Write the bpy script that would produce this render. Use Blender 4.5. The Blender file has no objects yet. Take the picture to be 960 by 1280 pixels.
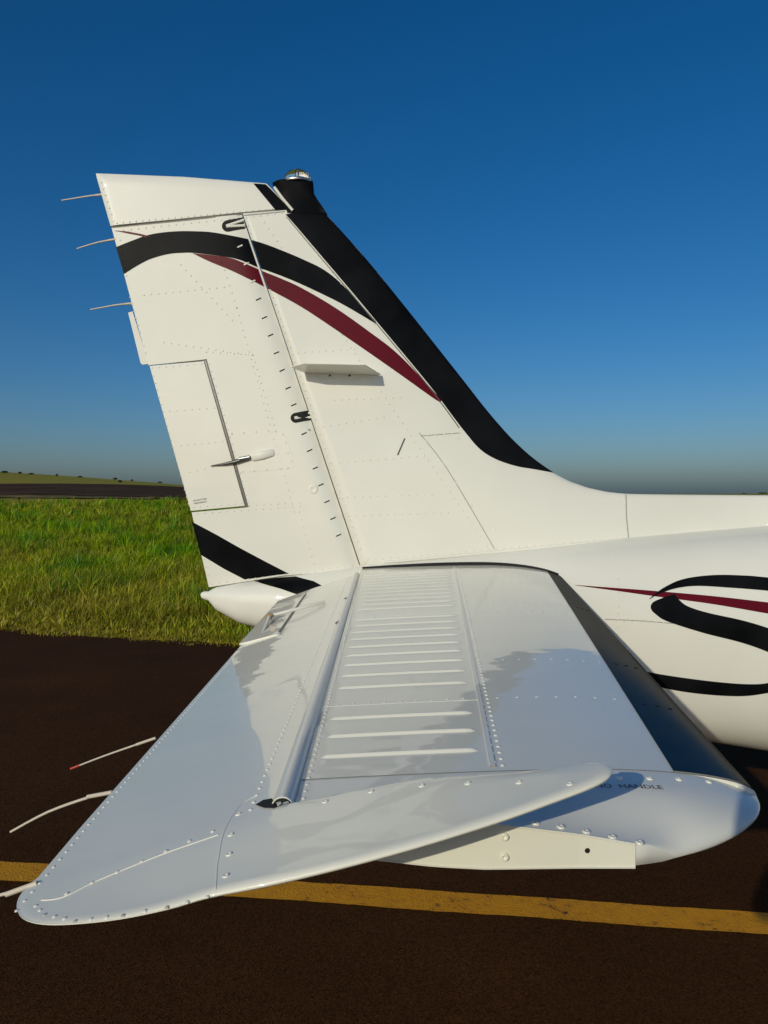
import bpy, bmesh, math, random
import numpy as np
from mathutils import Vector, Matrix
from mathutils.geometry import intersect_point_line
random.seed(7)
rng = np.random.default_rng(7)
scene = bpy.context.scene
COL = scene.collection

# ------------------------------------------------------------------ camera
EYE = 1.62                    # metres above the taxiway
FPX = 961.0                   # focal length in pixels of the 960 x 1280 photograph
PITCH = math.atan(23.0 / FPX)
cam_d = bpy.data.cameras.new('camera')
cam_d.sensor_fit = 'VERTICAL'
cam_d.sensor_height = 36.0
cam_d.lens = 36.0 * FPX / 1280.0
cam_d.clip_start = 0.02
cam_d.clip_end = 20000
cam = bpy.data.objects.new('camera', cam_d)
cam.location = (0, 0, EYE)
cam.rotation_euler = (math.pi / 2 - PITCH, 0, 0)
COL.objects.link(cam)
scene.camera = cam

# ------------------------------------------------------------------ sky and sun
SUN_DIR = Vector((0.55, 1.0, -0.43)).normalized()      # the way the light travels
SUN_ELEV = math.asin(-SUN_DIR.z)
SUN_ROT = math.atan2(-SUN_DIR.x, -SUN_DIR.y)
world = bpy.data.worlds.new('World')
scene.world = world
world.use_nodes = True
wn, wl = world.node_tree.nodes, world.node_tree.links
sky = wn.new('ShaderNodeTexSky')
sky.sky_type = 'NISHITA'
sky.sun_disc = False
sky.sun_elevation = SUN_ELEV
sky.sun_rotation = SUN_ROT
sky.altitude = 600
sky.air_density = 1.0
sky.dust_density = 2.6
sky.ozone_density = 5.5
hsv = wn.new('ShaderNodeHueSaturation')
hsv.inputs['Saturation'].default_value = 1.24
bg = wn['Background']
bg.inputs['Strength'].default_value = 0.076
wl.new(sky.outputs[0], hsv.inputs['Color'])
wl.new(hsv.outputs[0], bg.inputs['Color'])
sun_d = bpy.data.lights.new('sun', 'SUN')
sun_d.energy = 2.25
sun_d.angle = math.radians(0.53)
sun_d.color = (1.0, 0.935, 0.73)
sun = bpy.data.objects.new('sun', sun_d)
sun.rotation_euler = SUN_DIR.to_track_quat('-Z', 'Y').to_euler()
sun.location = (-20, -40, 30)
COL.objects.link(sun)
scene.view_settings.view_transform = 'Standard'
scene.view_settings.look = 'None'
scene.view_settings.exposure = 0.0
scene.view_settings.gamma = 1.0
scene.view_settings.use_curve_mapping = False

# ------------------------------------------------------------------ pixel rays (960 x 1280 frame), used only to lay things out
def ray(px, py):
    u, v = (px - 480.0) / FPX, (640.0 - py) / FPX
    c, s = math.cos(PITCH), math.sin(PITCH)
    return Vector((u, c + v * s, -s + v * c))
def at(px, py, D):
    r = ray(px, py)
    return Vector((0, 0, EYE)) + r * (D / r.y)
def onz(px, py, z):
    r = ray(px, py)
    return Vector((0, 0, EYE)) + r * ((z - EYE) / r.z)

# ------------------------------------------------------------------ materials
def mat(name, color, rough=0.5, metallic=0.0, coat=0.0, spec=0.5):
    m = bpy.data.materials.new(name)
    m.use_nodes = True
    b = m.node_tree.nodes['Principled BSDF']
    b.inputs['Base Color'].default_value = (*color, 1)
    b.inputs['Roughness'].default_value = rough
    b.inputs['Metallic'].default_value = metallic
    b.inputs['Coat Weight'].default_value = coat
    b.inputs['Coat Roughness'].default_value = 0.03
    b.inputs['Specular IOR Level'].default_value = spec
    return m
def add_noise_colour(m, c1, c2, scale, detail=4, lo=0.35, hi=0.65):
    nt = m.node_tree; n, l = nt.nodes, nt.links
    b = n['Principled BSDF']
    tc = n.new('ShaderNodeTexCoord')
    t = n.new('ShaderNodeTexNoise'); t.inputs['Scale'].default_value = scale; t.inputs['Detail'].default_value = detail
    r = n.new('ShaderNodeValToRGB')
    r.color_ramp.elements[0].position = lo; r.color_ramp.elements[0].color = (*c1, 1)
    r.color_ramp.elements[1].position = hi; r.color_ramp.elements[1].color = (*c2, 1)
    l.new(tc.outputs['Object'], t.inputs['Vector']); l.new(t.outputs['Fac'], r.inputs['Fac'])
    l.new(r.outputs['Color'], b.inputs['Base Color'])
    return r, tc
def add_bump(m, layers):
    nt = m.node_tree; n, l = nt.nodes, nt.links
    b = n['Principled BSDF']
    tc = n.new('ShaderNodeTexCoord')
    prev = None
    for scale, dist, stretch, detail in layers:
        mp = n.new('ShaderNodeMapping'); mp.inputs['Scale'].default_value = stretch
        t = n.new('ShaderNodeTexNoise'); t.inputs['Scale'].default_value = scale; t.inputs['Detail'].default_value = detail
        bp = n.new('ShaderNodeBump'); bp.inputs['Strength'].default_value = 1.0; bp.inputs['Distance'].default_value = dist
        l.new(tc.outputs['Object'], mp.inputs['Vector']); l.new(mp.outputs[0], t.inputs['Vector'])
        l.new(t.outputs['Fac'], bp.inputs['Height'])
        if prev: l.new(prev.outputs['Normal'], bp.inputs['Normal'])
        prev = bp
    l.new(prev.outputs['Normal'], b.inputs['Normal'])
    l.new(prev.outputs['Normal'], b.inputs['Coat Normal'])

WHITE = (0.80, 0.785, 0.70)
M = {}
M['white'] = mat('white_paint', WHITE, 0.45, coat=0.55, spec=0.25)
add_noise_colour(M['white'], (0.77, 0.755, 0.67), (0.81, 0.795, 0.71), 2.2, 6)
add_bump(M['white'], [(5.0, 0.0022, (1, 1, 1), 2), (30.0, 0.00010, (1, 1, 1), 2)])
M['skin'] = mat('white_paint_thin_skin', WHITE, 0.3, coat=0.65, spec=0.25)
add_noise_colour(M['skin'], (0.81, 0.785, 0.67), (0.85, 0.825, 0.71), 2.2, 6)
add_bump(M['skin'], [(3.2, 0.0035, (1.6, 0.8, 1), 2), (8.5, 0.0011, (0.8, 1.2, 1), 2)])
M['plastic'] = mat('white_plastic', (0.80, 0.785, 0.71), 0.4, coat=0.5, spec=0.3)
add_bump(M['plastic'], [(4.0, 0.002, (1, 1, 1), 1)])
M['rivet'] = mat('rivet_paint', (0.78, 0.765, 0.69), 0.25, coat=0.5)
M['black'] = mat('black_paint', (0.006, 0.0065, 0.0075), 0.35, coat=0.03, spec=0.03)
add_noise_colour(M['black'], (0.004, 0.0043, 0.005), (0.009, 0.0095, 0.011), 6, 5)
M['boot'] = mat('black_rubber_boot', (0.004, 0.0045, 0.005), 0.20, spec=0.022)
add_noise_colour(M['boot'], (0.0035, 0.004, 0.0045), (0.008, 0.0085, 0.009), 14, 8)
add_bump(M['boot'], [(3.0, 0.0012, (1, 1.5, 1), 1)])
nb = M['boot'].node_tree.nodes; lb = M['boot'].node_tree.links       # dull rubber with a weak, even gloss
gb = nb.new('ShaderNodeBsdfGlossy'); gb.inputs['Roughness'].default_value = 0.16
mb = nb.new('ShaderNodeMixShader'); mb.inputs[0].default_value = 0.10
nb['Principled BSDF'].inputs['Specular IOR Level'].default_value = 0.0
lb.new(nb['Principled BSDF'].outputs[0], mb.inputs[1]); lb.new(gb.outputs[0], mb.inputs[2])
lb.new(mb.outputs[0], nb['Material Output'].inputs['Surface'])
M['red'] = mat('dark_red_paint', (0.115, 0.004, 0.014), 0.4, coat=0.08, spec=0.1)
add_noise_colour(M['red'], (0.105, 0.003, 0.010), (0.125, 0.004, 0.013), 5, 4)
M['gap'] = mat('dark_gap_shade', (0.006, 0.006, 0.006), 0.8)  # near-black standing for shade in gaps, openings and under pins
M['seam'] = mat('seam_shadow_filler', (0.30, 0.30, 0.28), 0.6)
M['seam_light'] = mat('seam_filler_light', (0.60, 0.59, 0.55), 0.6)
M['seam_dark'] = mat('gap_shade', (0.05, 0.05, 0.048), 0.8, spec=0.1)  # dark tone for the painted shade between fin and rudder
M['print'] = mat('stencil_ink', (0.015, 0.015, 0.018), 0.5)
M['metal'] = mat('bare_aluminium', (0.55, 0.55, 0.54), 0.28, metallic=1.0)
M['dmetal'] = mat('dark_metal', (0.12, 0.12, 0.11), 0.4, metallic=0.7)
M['brass'] = mat('worn_brass', (0.35, 0.25, 0.12), 0.4, metallic=0.9)
M['wick'] = mat('wick_cord', (0.62, 0.55, 0.44), 0.6)
M['wicktip'] = mat('wick_red_tip', (0.45, 0.06, 0.03), 0.5)
M['cream'] = mat('cream_primer', (0.80, 0.78, 0.66), 0.3, coat=0.3)
add_noise_colour(M['cream'], (0.77, 0.75, 0.63), (0.81, 0.79, 0.67), 8, 4)
gl = bpy.data.materials.new('beacon_glass'); gl.use_nodes = True
b_ = gl.node_tree.nodes['Principled BSDF']
b_.inputs['Base Color'].default_value = (0.95, 0.96, 0.97, 1)
b_.inputs['Roughness'].default_value = 0.03
b_.inputs['Transmission Weight'].default_value = 1.0
b_.inputs['IOR'].default_value = 1.35
M['glass'] = gl
M['window'] = mat('cabin_window', (0.03, 0.035, 0.04), 0.05, coat=0.5)
M['tyre'] = mat('tyre_rubber', (0.02, 0.02, 0.02), 0.8)

# ------------------------------------------------------------------ mesh helpers
def link(ob, parent=None, kind=None, label=None, cat=None, group=None):
    COL.objects.link(ob)
    if parent is not None:
        ob.parent = parent
        ob.matrix_parent_inverse = parent.matrix_world.inverted()
    if kind: ob['kind'] = kind
    if label: ob['label'] = label
    if cat: ob['category'] = cat
    if group: ob['group'] = group
    return ob
def mesh_ob(name, verts, faces, m, parent=None, smooth=True, flat_from=None, **kw):
    me = bpy.data.meshes.new(name)
    me.from_pydata([tuple(v) for v in verts], [], faces)
    me.validate()
    if smooth:
        vals = np.ones(len(me.polygons), dtype=bool)
        if flat_from is not None: vals[flat_from:] = False
        me.polygons.foreach_set('use_smooth', vals)
    me.materials.append(m)
    me.update()
    return link(bpy.data.objects.new(name, me), parent, **kw)
def fix_normals(ob, sharp=55):
    bm = bmesh.new(); bm.from_mesh(ob.data)
    bmesh.ops.recalc_face_normals(bm, faces=bm.faces)
    for e in bm.edges:
        if len(e.link_faces) == 2 and e.calc_face_angle(0) > math.radians(sharp): e.smooth = False
    bm.to_mesh(ob.data); bm.free()
    return ob
def grid_faces(nu, nv, closed_v=False, off=0):
    f = []
    for i in range(nu - 1):
        for j in range(nv - (0 if closed_v else 1)):
            j2 = (j + 1) % nv
            f.append((off + i * nv + j, off + i * nv + j2, off + (i + 1) * nv + j2, off + (i + 1) * nv + j))
    return f
def loft(name, rings, m, parent=None, closed=True, caps=True, smooth=True, **kw):
    n = len(rings[0]); V = [p for r in rings for p in r]
    F = grid_faces(len(rings), n, closed)
    if caps and closed:
        F.append(tuple(range(n))[::-1]); F.append(tuple((len(rings) - 1) * n + i for i in range(n)))
    ob = mesh_ob(name, V, F, m, parent, smooth, **kw)
    fix_normals(ob)
    return ob
def tube_rings(pts, radii, n=10):
    pts = [Vector(p) for p in pts]; R = []
    for i, p in enumerate(pts):
        d = (pts[min(i + 1, len(pts) - 1)] - pts[max(i - 1, 0)]).normalized()
        u = d.orthogonal().normalized() if i == 0 else (u0 - d * u0.dot(d)).normalized()
        u0 = u; w = d.cross(u)
        R.append([p + (u * math.cos(2 * math.pi * k / n) + w * math.sin(2 * math.pi * k / n)) * radii[i] for k in range(n)])
    return R
def tube(name, pts, radii, m, parent=None, n=10, **kw):
    if not isinstance(radii, (list, tuple)): radii = [radii] * len(pts)
    return loft(name, tube_rings(pts, radii, n), m, parent, **kw)
def densify(pts, n, closed=False):
    """Catmull-Rom through 2D/3D points"""
    P = [Vector(p) for p in pts]; out = []
    N = len(P)
    for i in range(N if closed else N - 1):
        p0 = P[(i - 1) % N] if (closed or i > 0) else P[0]
        p1, p2 = P[i], P[(i + 1) % N]
        p3 = P[(i + 2) % N] if (closed or i + 2 < N) else P[-1]
        for k in range(n):
            t = k / n
            out.append(0.5 * ((2 * p1) + (p2 - p0) * t + (2 * p0 - 5 * p1 + 4 * p2 - p3) * t * t + (3 * p1 - p0 - 3 * p2 + p3) * t ** 3))
    if not closed: out.append(P[-1])
    return out
def poly_cells(poly, step, extra_u=(), extra_v=()):
    """cut a 2D polygon into small cells; returns verts, faces, boundary edges"""
    bm = bmesh.new()
    vs = [bm.verts.new((p[0], p[1], 0)) for p in poly]
    f = bm.faces.new(vs)
    bmesh.ops.triangulate(bm, faces=[f], ngon_method='EAR_CLIP')
    us = [p[0] for p in poly]; ws = [p[1] for p in poly]
    cu = [c for c in np.arange(min(us) + step * .5, max(us), step)] + list(extra_u)
    cw = [c for c in np.arange(min(ws) + step * .5, max(ws), step)] + list(extra_v)
    for c in cu:
        bmesh.ops.bisect_plane(bm, geom=bm.verts[:] + bm.edges[:] + bm.faces[:], dist=1e-6, plane_co=(c, 0, 0), plane_no=(1, 0, 0))
    for c in cw:
        bmesh.ops.bisect_plane(bm, geom=bm.verts[:] + bm.edges[:] + bm.faces[:], dist=1e-6, plane_co=(0, c, 0), plane_no=(0, 1, 0))
    bmesh.ops.triangulate(bm, faces=bm.faces[:])
    bm.verts.index_update()
    V = [(v.co.x, v.co.y) for v in bm.verts]
    F = [tuple(v.index for v in f.verts) for f in bm.faces]
    B = [tuple(v.index for v in e.verts) for e in bm.edges if e.is_boundary]
    bm.free()
    return V, F, B
def slab(name, poly, step, top, bot, m, parent=None, **kw):
    """closed solid between two surfaces top(u,v), bot(u,v) over a 2D polygon"""
    V, F, B = poly_cells(poly, step)
    n = len(V)
    verts = [top(*p) for p in V] + [bot(*p) for p in V]
    faces = [f for f in F] + [tuple(i + n for i in reversed(f)) for f in F]
    flat = len(faces)
    used = {}
    def dup(i):
        if i not in used:
            used[i] = len(verts); verts.append(verts[i])
        return used[i]
    for a, b in B:
        faces.append((dup(a), dup(b), dup(b + n), dup(a + n)))
    return mesh_ob(name, verts, faces, m, parent, True, flat_from=flat, **kw)
def decal(name, poly, step, surf, m, parent=None, **kw):
    """paint film: a thin sheet that follows a surface(u,v) -> point"""
    V, F, B = poly_cells(poly, step)
    return mesh_ob(name, [surf(*p) for p in V], F, m, parent, True, **kw)
def seg_dist(p, pts):
    best = 1e9
    for a, b in zip(pts[:-1], pts[1:]):
        dx, dy = b[0] - a[0], b[1] - a[1]
        L = dx * dx + dy * dy
        t = 0 if L == 0 else max(0, min(1, ((p[0] - a[0]) * dx + (p[1] - a[1]) * dy) / L))
        d = math.hypot(p[0] - a[0] - t * dx, p[1] - a[1] - t * dy)
        if d < best: best = d
    return best
def rnd(q):
    q = max(0.0, min(1.0, q)); return math.sqrt(max(0.0, 1 - (1 - q) ** 2))
def smooth01(q):
    q = max(0.0, min(1.0, q)); return q * q * (3 - 2 * q)
def lerp(a, b, t): return a + (b - a) * t
def interp(x, xs, ys): return float(np.interp(x, xs, ys))
def inside(p, poly):
    c = False; n_ = len(poly)
    for i in range(n_):
        a, b = poly[i], poly[i - 1]
        if (a[1] > p[1]) != (b[1] > p[1]) and p[0] < (b[0] - a[0]) * (p[1] - a[1]) / (b[1] - a[1]) + a[0]: c = not c
    return c
class Rivets:
    """domed rivet heads of one part, collected into one mesh"""
    def __init__(s): s.V, s.F = [], []
    def add(s, p, nrm, r=0.0028, h=0.0014, n=8):
        nrm = Vector(nrm).normalized(); u = nrm.orthogonal().normalized(); w = nrm.cross(u); p = Vector(p) - nrm * 0.0003
        o = len(s.V)
        for rr, hh in ((1.0, 0.0), (0.75, 0.7)):
            for k in range(n):
                a = 2 * math.pi * k / n
                s.V.append(p + (u * math.cos(a) + w * math.sin(a)) * r * rr + nrm * h * hh)
        s.V.append(p + nrm * h)
        for k in range(n):
            k2 = (k + 1) % n
            s.F.append((o + k, o + k2, o + n + k2, o + n + k)); s.F.append((o + n + k, o + n + k2, o + 2 * n))
    def line(s, a, b, pitch, surf, r=0.0028, h=0.0014, skip=None):
        """a,b are 2D points in the surface's own coordinates; surf(u,v) -> (point, normal)"""
        L = math.hypot(b[0] - a[0], b[1] - a[1]); n = max(1, int(round(L / pitch)))
        for i in range(n + 1):
            u, v = lerp(a[0], b[0], i / n), lerp(a[1], b[1], i / n)
            if skip and skip(u, v): continue
            p, q = surf(u, v); s.add(p, q, r, h)
    def build_painted(s, parent, zones):
        """one mesh for the white rivets and one for those under each stripe colour"""
        per_v, per_f = 17, 16
        sets = {}
        for i in range(len(s.V) // per_v):
            c = s.V[i * per_v + 16]; key = 'rivet'
            for poly, k in zones:
                if inside((c.x, c.z), poly): key = k
            r = sets.setdefault(key, Rivets()); o = len(r.V)
            r.V += s.V[i * per_v:(i + 1) * per_v]
            r.F += [tuple(q - i * per_v + o for q in f) for f in s.F[i * per_f:(i + 1) * per_f]]
        for k, r in sets.items(): r.build(parent, M[k])
    def build(s, parent, m=None, name='rivets'):
        return mesh_ob(name, s.V, s.F, m or M['rivet'], parent, True, kind='stuff')
def screw(p, nrm, parent, r=0.006, h=0.0018, m=None):
    nrm = Vector(nrm).normalized(); u = nrm.orthogonal().normalized(); w = nrm.cross(u); p = Vector(p) - nrm * 0.0003
    V, F, n = [], [], 14
    prof = ((1.0, 0.0), (0.97, 0.6), (0.8, 1.0), (0.45, 1.0), (0.33, 0.35))
    for rr, hh in prof:
        for k in range(n):
            a = 2 * math.pi * k / n
            V.append(p + (u * math.cos(a) + w * math.sin(a)) * r * rr + nrm * h * hh)
    F = grid_faces(len(prof), n, True); F.append(tuple((len(prof) - 1) * n + k for k in range(n)))
    return mesh_ob('screw', V, F, m or M['rivet'], parent, True)

# ================================================================== SETTING
def smoothstep(a, b, x):
    t = np.clip((x - a) / (b - a), 0, 1); return t * t * (3 - 2 * t)
# line of the taxiway edge, through two points seen in the picture
E0, E1 = onz(0, 787, 0), onz(290, 806, 0)
edir = (E1 - E0).normalized(); enrm = Vector((-edir.y, edir.x, 0))
if enrm.y < 0: enrm = -enrm
def edge_dist(x, y): return (x - E0.x) * enrm.x + (y - E0.y) * enrm.y
def ground_h(x, y):
    """terrain height: flat taxiway, the verge then climbs gently towards the left background"""
    x, y = np.asarray(x, float), np.asarray(y, float)
    d = edge_dist(x, y)
    s = np.clip(d - 1.0, 0, None)
    w = smoothstep(0.10, -0.30, x / np.maximum(y, 1.0))       # the rise dies out towards the right
    slope = 0.0210 + 0.130 * np.clip(-x / np.maximum(y, 1.0) - 0.265, -0.15, 0.35)
    rise = np.minimum(s, 46) * 0.0300 + np.clip(s - 46, 0, 140) * slope
    rise2 = np.minimum(s, 300) * 0.0045
    bumps = 0.05 * np.sin(x * 0.9 + 1.3) * np.sin(y * 0.7) * smoothstep(0.5, 4, d)
    return rise * w + rise2 * (1 - w) + bumps * (s < 60)
# ground sheet out to the horizon, finer near the camera
ys = np.concatenate([np.linspace(-60, 6, 12)[:-1], np.linspace(6, 14, 17)[:-1], np.geomspace(14, 9000, 70)])
us = np.concatenate([[-60, -20, -8, -4, -2.2, -1.5, -1.1], np.linspace(-0.9, 0.9, 37), [1.1, 1.5, 2.2, 4, 8, 20, 60]])
V, nu = [], len(us)
for y in ys:
    k = max(abs(y), 25) if y < 25 else y
    for u in us:
        x = u * k
        z = float(ground_h(x, y)) if edge_dist(x, y) > 0 else 0.0
        V.append((x, y, z - 0.012 if edge_dist(x, y) > -0.02 else -0.05))
m = mat('verge_soil_and_field', (0.06, 0.05, 0.015), 0.95, spec=0.1)
r, tc = add_noise_colour(m, (0.24, 0.215, 0.020), (0.36, 0.30, 0.040), 0.35, 10, 0.35, 0.65)
M['field'] = m
ground = mesh_ob('ground', V, grid_faces(len(ys), nu), M['field'], None, True, kind='structure')

# asphalt taxiway: a sheet from behind the camera to the verge
m = mat('brown_black_asphalt', (0.03, 0.02, 0.014), 0.95, spec=0.05)
nt = m.node_tree; n, l = nt.nodes, nt.links; b = n['Principled BSDF']
tc = n.new('ShaderNodeTexCoord')
nz = n.new('ShaderNodeTexNoise'); nz.inputs['Scale'].default_value = 0.55; nz.inputs['Detail'].default_value = 10; nz.inputs['Roughness'].default_value = 0.62
fine = n.new('ShaderNodeTexVoronoi'); fine.inputs['Scale'].default_value = 170
rmp = n.new('ShaderNodeValToRGB')
rmp.color_ramp.elements[0].position = 0.3; rmp.color_ramp.elements[0].color = (0.034, 0.0135, 0.0040, 1)
rmp.color_ramp.elements[1].position = 0.72; rmp.color_ramp.elements[1].color = (0.058, 0.0245, 0.0080, 1)
rm2 = n.new('ShaderNodeValToRGB')
rm2.color_ramp.elements[0].position = 0.0; rm2.color_ramp.elements[0].color = (0.45, 0.45, 0.45, 1)
rm2.color_ramp.elements[1].position = 1.0; rm2.color_ramp.elements[1].color = (1.9, 1.85, 1.8, 1)
mx = n.new('ShaderNodeMix'); mx.data_type = 'RGBA'; mx.blend_type = 'MULTIPLY'; mx.inputs['Factor'].default_value = 1
bp = n.new('ShaderNodeBump'); bp.inputs['Distance'].default_value = 0.0022; bp.inputs['Strength'].default_value = 0.8
l.new(tc.outputs['Object'], nz.inputs['Vector']); l.new(tc.outputs['Object'], fine.inputs['Vector'])
l.new(nz.outputs['Fac'], rmp.inputs['Fac']); l.new(fine.outputs['Color'], rm2.inputs['Fac'])
l.new(rmp.outputs['Color'], mx.inputs[6]); l.new(rm2.outputs['Color'], mx.inputs[7])
l.new(mx.outputs[2], b.inputs['Base Color'])
l.new(fine.outputs['Distance'], bp.inputs['Height']); l.new(bp.outputs['Normal'], b.inputs['Normal'])
M['asphalt'] = m
def along(s, d, z=0.0): return Vector((E0.x, E0.y, 0)) + edir * s + enrm * d + Vector((0, 0, z))
V = []; sl = list(np.arange(-40, 60.01, 0.25))
for s in sl:
    V += [along(s, -60), along(s, -8), along(s, -0.5), along(s, 0.05 * math.sin(s * 3.1) + 0.03 * math.sin(s * 8.3) + 0.02 * random.uniform(-1, 1))]
tax = mesh_ob('taxiway', V, grid_faces(len(sl), 4), M['asphalt'], None, False, kind='structure')
fix_normals(tax)

# stones proud of the asphalt close to the camera are only relief; the painted guide line is a sheet above it
m = mat('worn_yellow_road_paint', (0.30, 0.15, 0.01), 0.7, spec=0.3)
nt = m.node_tree; n, l = nt.nodes, nt.links; b = n['Principled BSDF']
tc = n.new('ShaderNodeTexCoord')
nz = n.new('ShaderNodeTexNoise'); nz.inputs['Scale'].default_value = 28; nz.inputs['Detail'].default_value = 10; nz.inputs['Roughness'].default_value = 0.75
rmp = n.new('ShaderNodeValToRGB'); cr = rmp.color_ramp
cr.elements[0].position = 0.30; cr.elements[0].color = (0.05, 0.026, 0.008, 1)
cr.elements[1].position = 0.56; cr.elements[1].color = (0.66, 0.29, 0.004, 1)
e = cr.elements.new(0.40); e.color = (0.56, 0.24, 0.005, 1)
vor = n.new('ShaderNodeTexVoronoi'); vor.inputs['Scale'].default_value = 110
bp = n.new('ShaderNodeBump'); bp.inputs['Distance'].default_value = 0.003; bp.inputs['Strength'].default_value = 0.7
l.new(tc.outputs['Object'], nz.inputs['Vector']); l.new(tc.outputs['Object'], vor.inputs['Vector'])
nw = n.new('ShaderNodeTexNoise'); nw.inputs['Scale'].default_value = 5.0; nw.inputs['Detail'].default_value = 9; nw.inputs['Roughness'].default_value = 0.7
mm = n.new('ShaderNodeMath'); mm.operation = 'MULTIPLY_ADD'; mm.inputs[1].default_value = 0.55; mm.inputs[2].default_value = -0.29
ma = n.new('ShaderNodeMath'); ma.operation = 'ADD'
l.new(tc.outputs['Object'], nw.inputs['Vector']); l.new(nw.outputs['Fac'], mm.inputs[0]); l.new(mm.outputs[0], ma.inputs[0]); l.new(nz.outputs['Fac'], ma.inputs[1])
l.new(ma.outputs[0], rmp.inputs['Fac']); l.new(rmp.outputs['Color'], b.inputs['Base Color'])
l.new(vor.outputs['Distance'], bp.inputs['Height']); l.new(bp.outputs['Normal'], b.inputs['Normal'])
M['yellow'] = m
La, Lb = onz(20, 1090, 0), onz(950, 1155, 0)
ld = (Lb - La).normalized(); ln = Vector((-ld.y, ld.x, 0))
V = []; sl = list(np.arange(-12, 14.01, 0.04))
for s in sl:
    c = La + ld * s
    w1 = 0.076 + 0.003 * math.sin(s * 9) + random.uniform(-.002, .002); w2 = 0.076 + 0.003 * math.sin(s * 7 + 2) + random.uniform(-.002, .002)
    V += [c + ln * w1 + Vector((0, 0, .004)), c - ln * w2 + Vector((0, 0, .004))]
yl = mesh_ob('yellow_guide_line', V, grid_faces(len(sl), 2), M['yellow'], None, False, kind='structure')
fix_normals(yl)

# distant runway on the slope beyond the verge
def ground_hit(px, py):
    r = ray(px, py); t = 8.0
    while t < 4000:
        p = Vector((0, 0, EYE)) + r * t
        if p.z < float(ground_h(p.x, p.y)): return p
        t *= 1.004
    return p
m = mat('far_runway_asphalt', (0.030, 0.022, 0.018), 1.0, spec=0.0)
add_noise_colour(m, (0.060, 0.040, 0.029), (0.085, 0.060, 0.045), 0.25, 8)
M['runway'] = m
A = [ground_hit(px, py) for px, py in ((5, 619.5), (215, 622.5))]
B = [ground_hit(px, py) for px, py in ((5, 605.5), (215, 608.5))]
def strip_sheet(name, a0, a1, b0, b1, mtl, lift, ext=1.5, n=60, mrows=10, **kw):
    V = []
    for i in range(n + 1):
        t = -ext + (1 + 2 * ext) * i / n
        p = a0.lerp(a1, t); q = b0.lerp(b1, t)
        for j in range(mrows + 1):
            c = p.lerp(q, j / mrows)
            V.append((c.x, c.y, float(ground_h(c.x, c.y)) + lift))
    ob = mesh_ob(name, V, grid_faces(n + 1, mrows + 1), mtl, None, True, **kw)
    return fix_normals(ob)
strip_sheet('runway', A[0], A[1], B[0], B[1], M['runway'], 0.10, kind='structure')
m = mat('dry_cut_grass', (0.20, 0.15, 0.05), 0.95, spec=0.1)
add_noise_colour(m, (0.10, 0.075, 0.02), (0.22, 0.165, 0.06), 0.8, 8)
M['dry'] = m
A2 = [ground_hit(px, py) for px, py in ((5, 622.5), (215, 624.5))]
strip_sheet('dry_runway_shoulder', A2[0], A2[1], A[0], A[1], M['dry'], 0.06, kind='structure', mrows=4)

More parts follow.
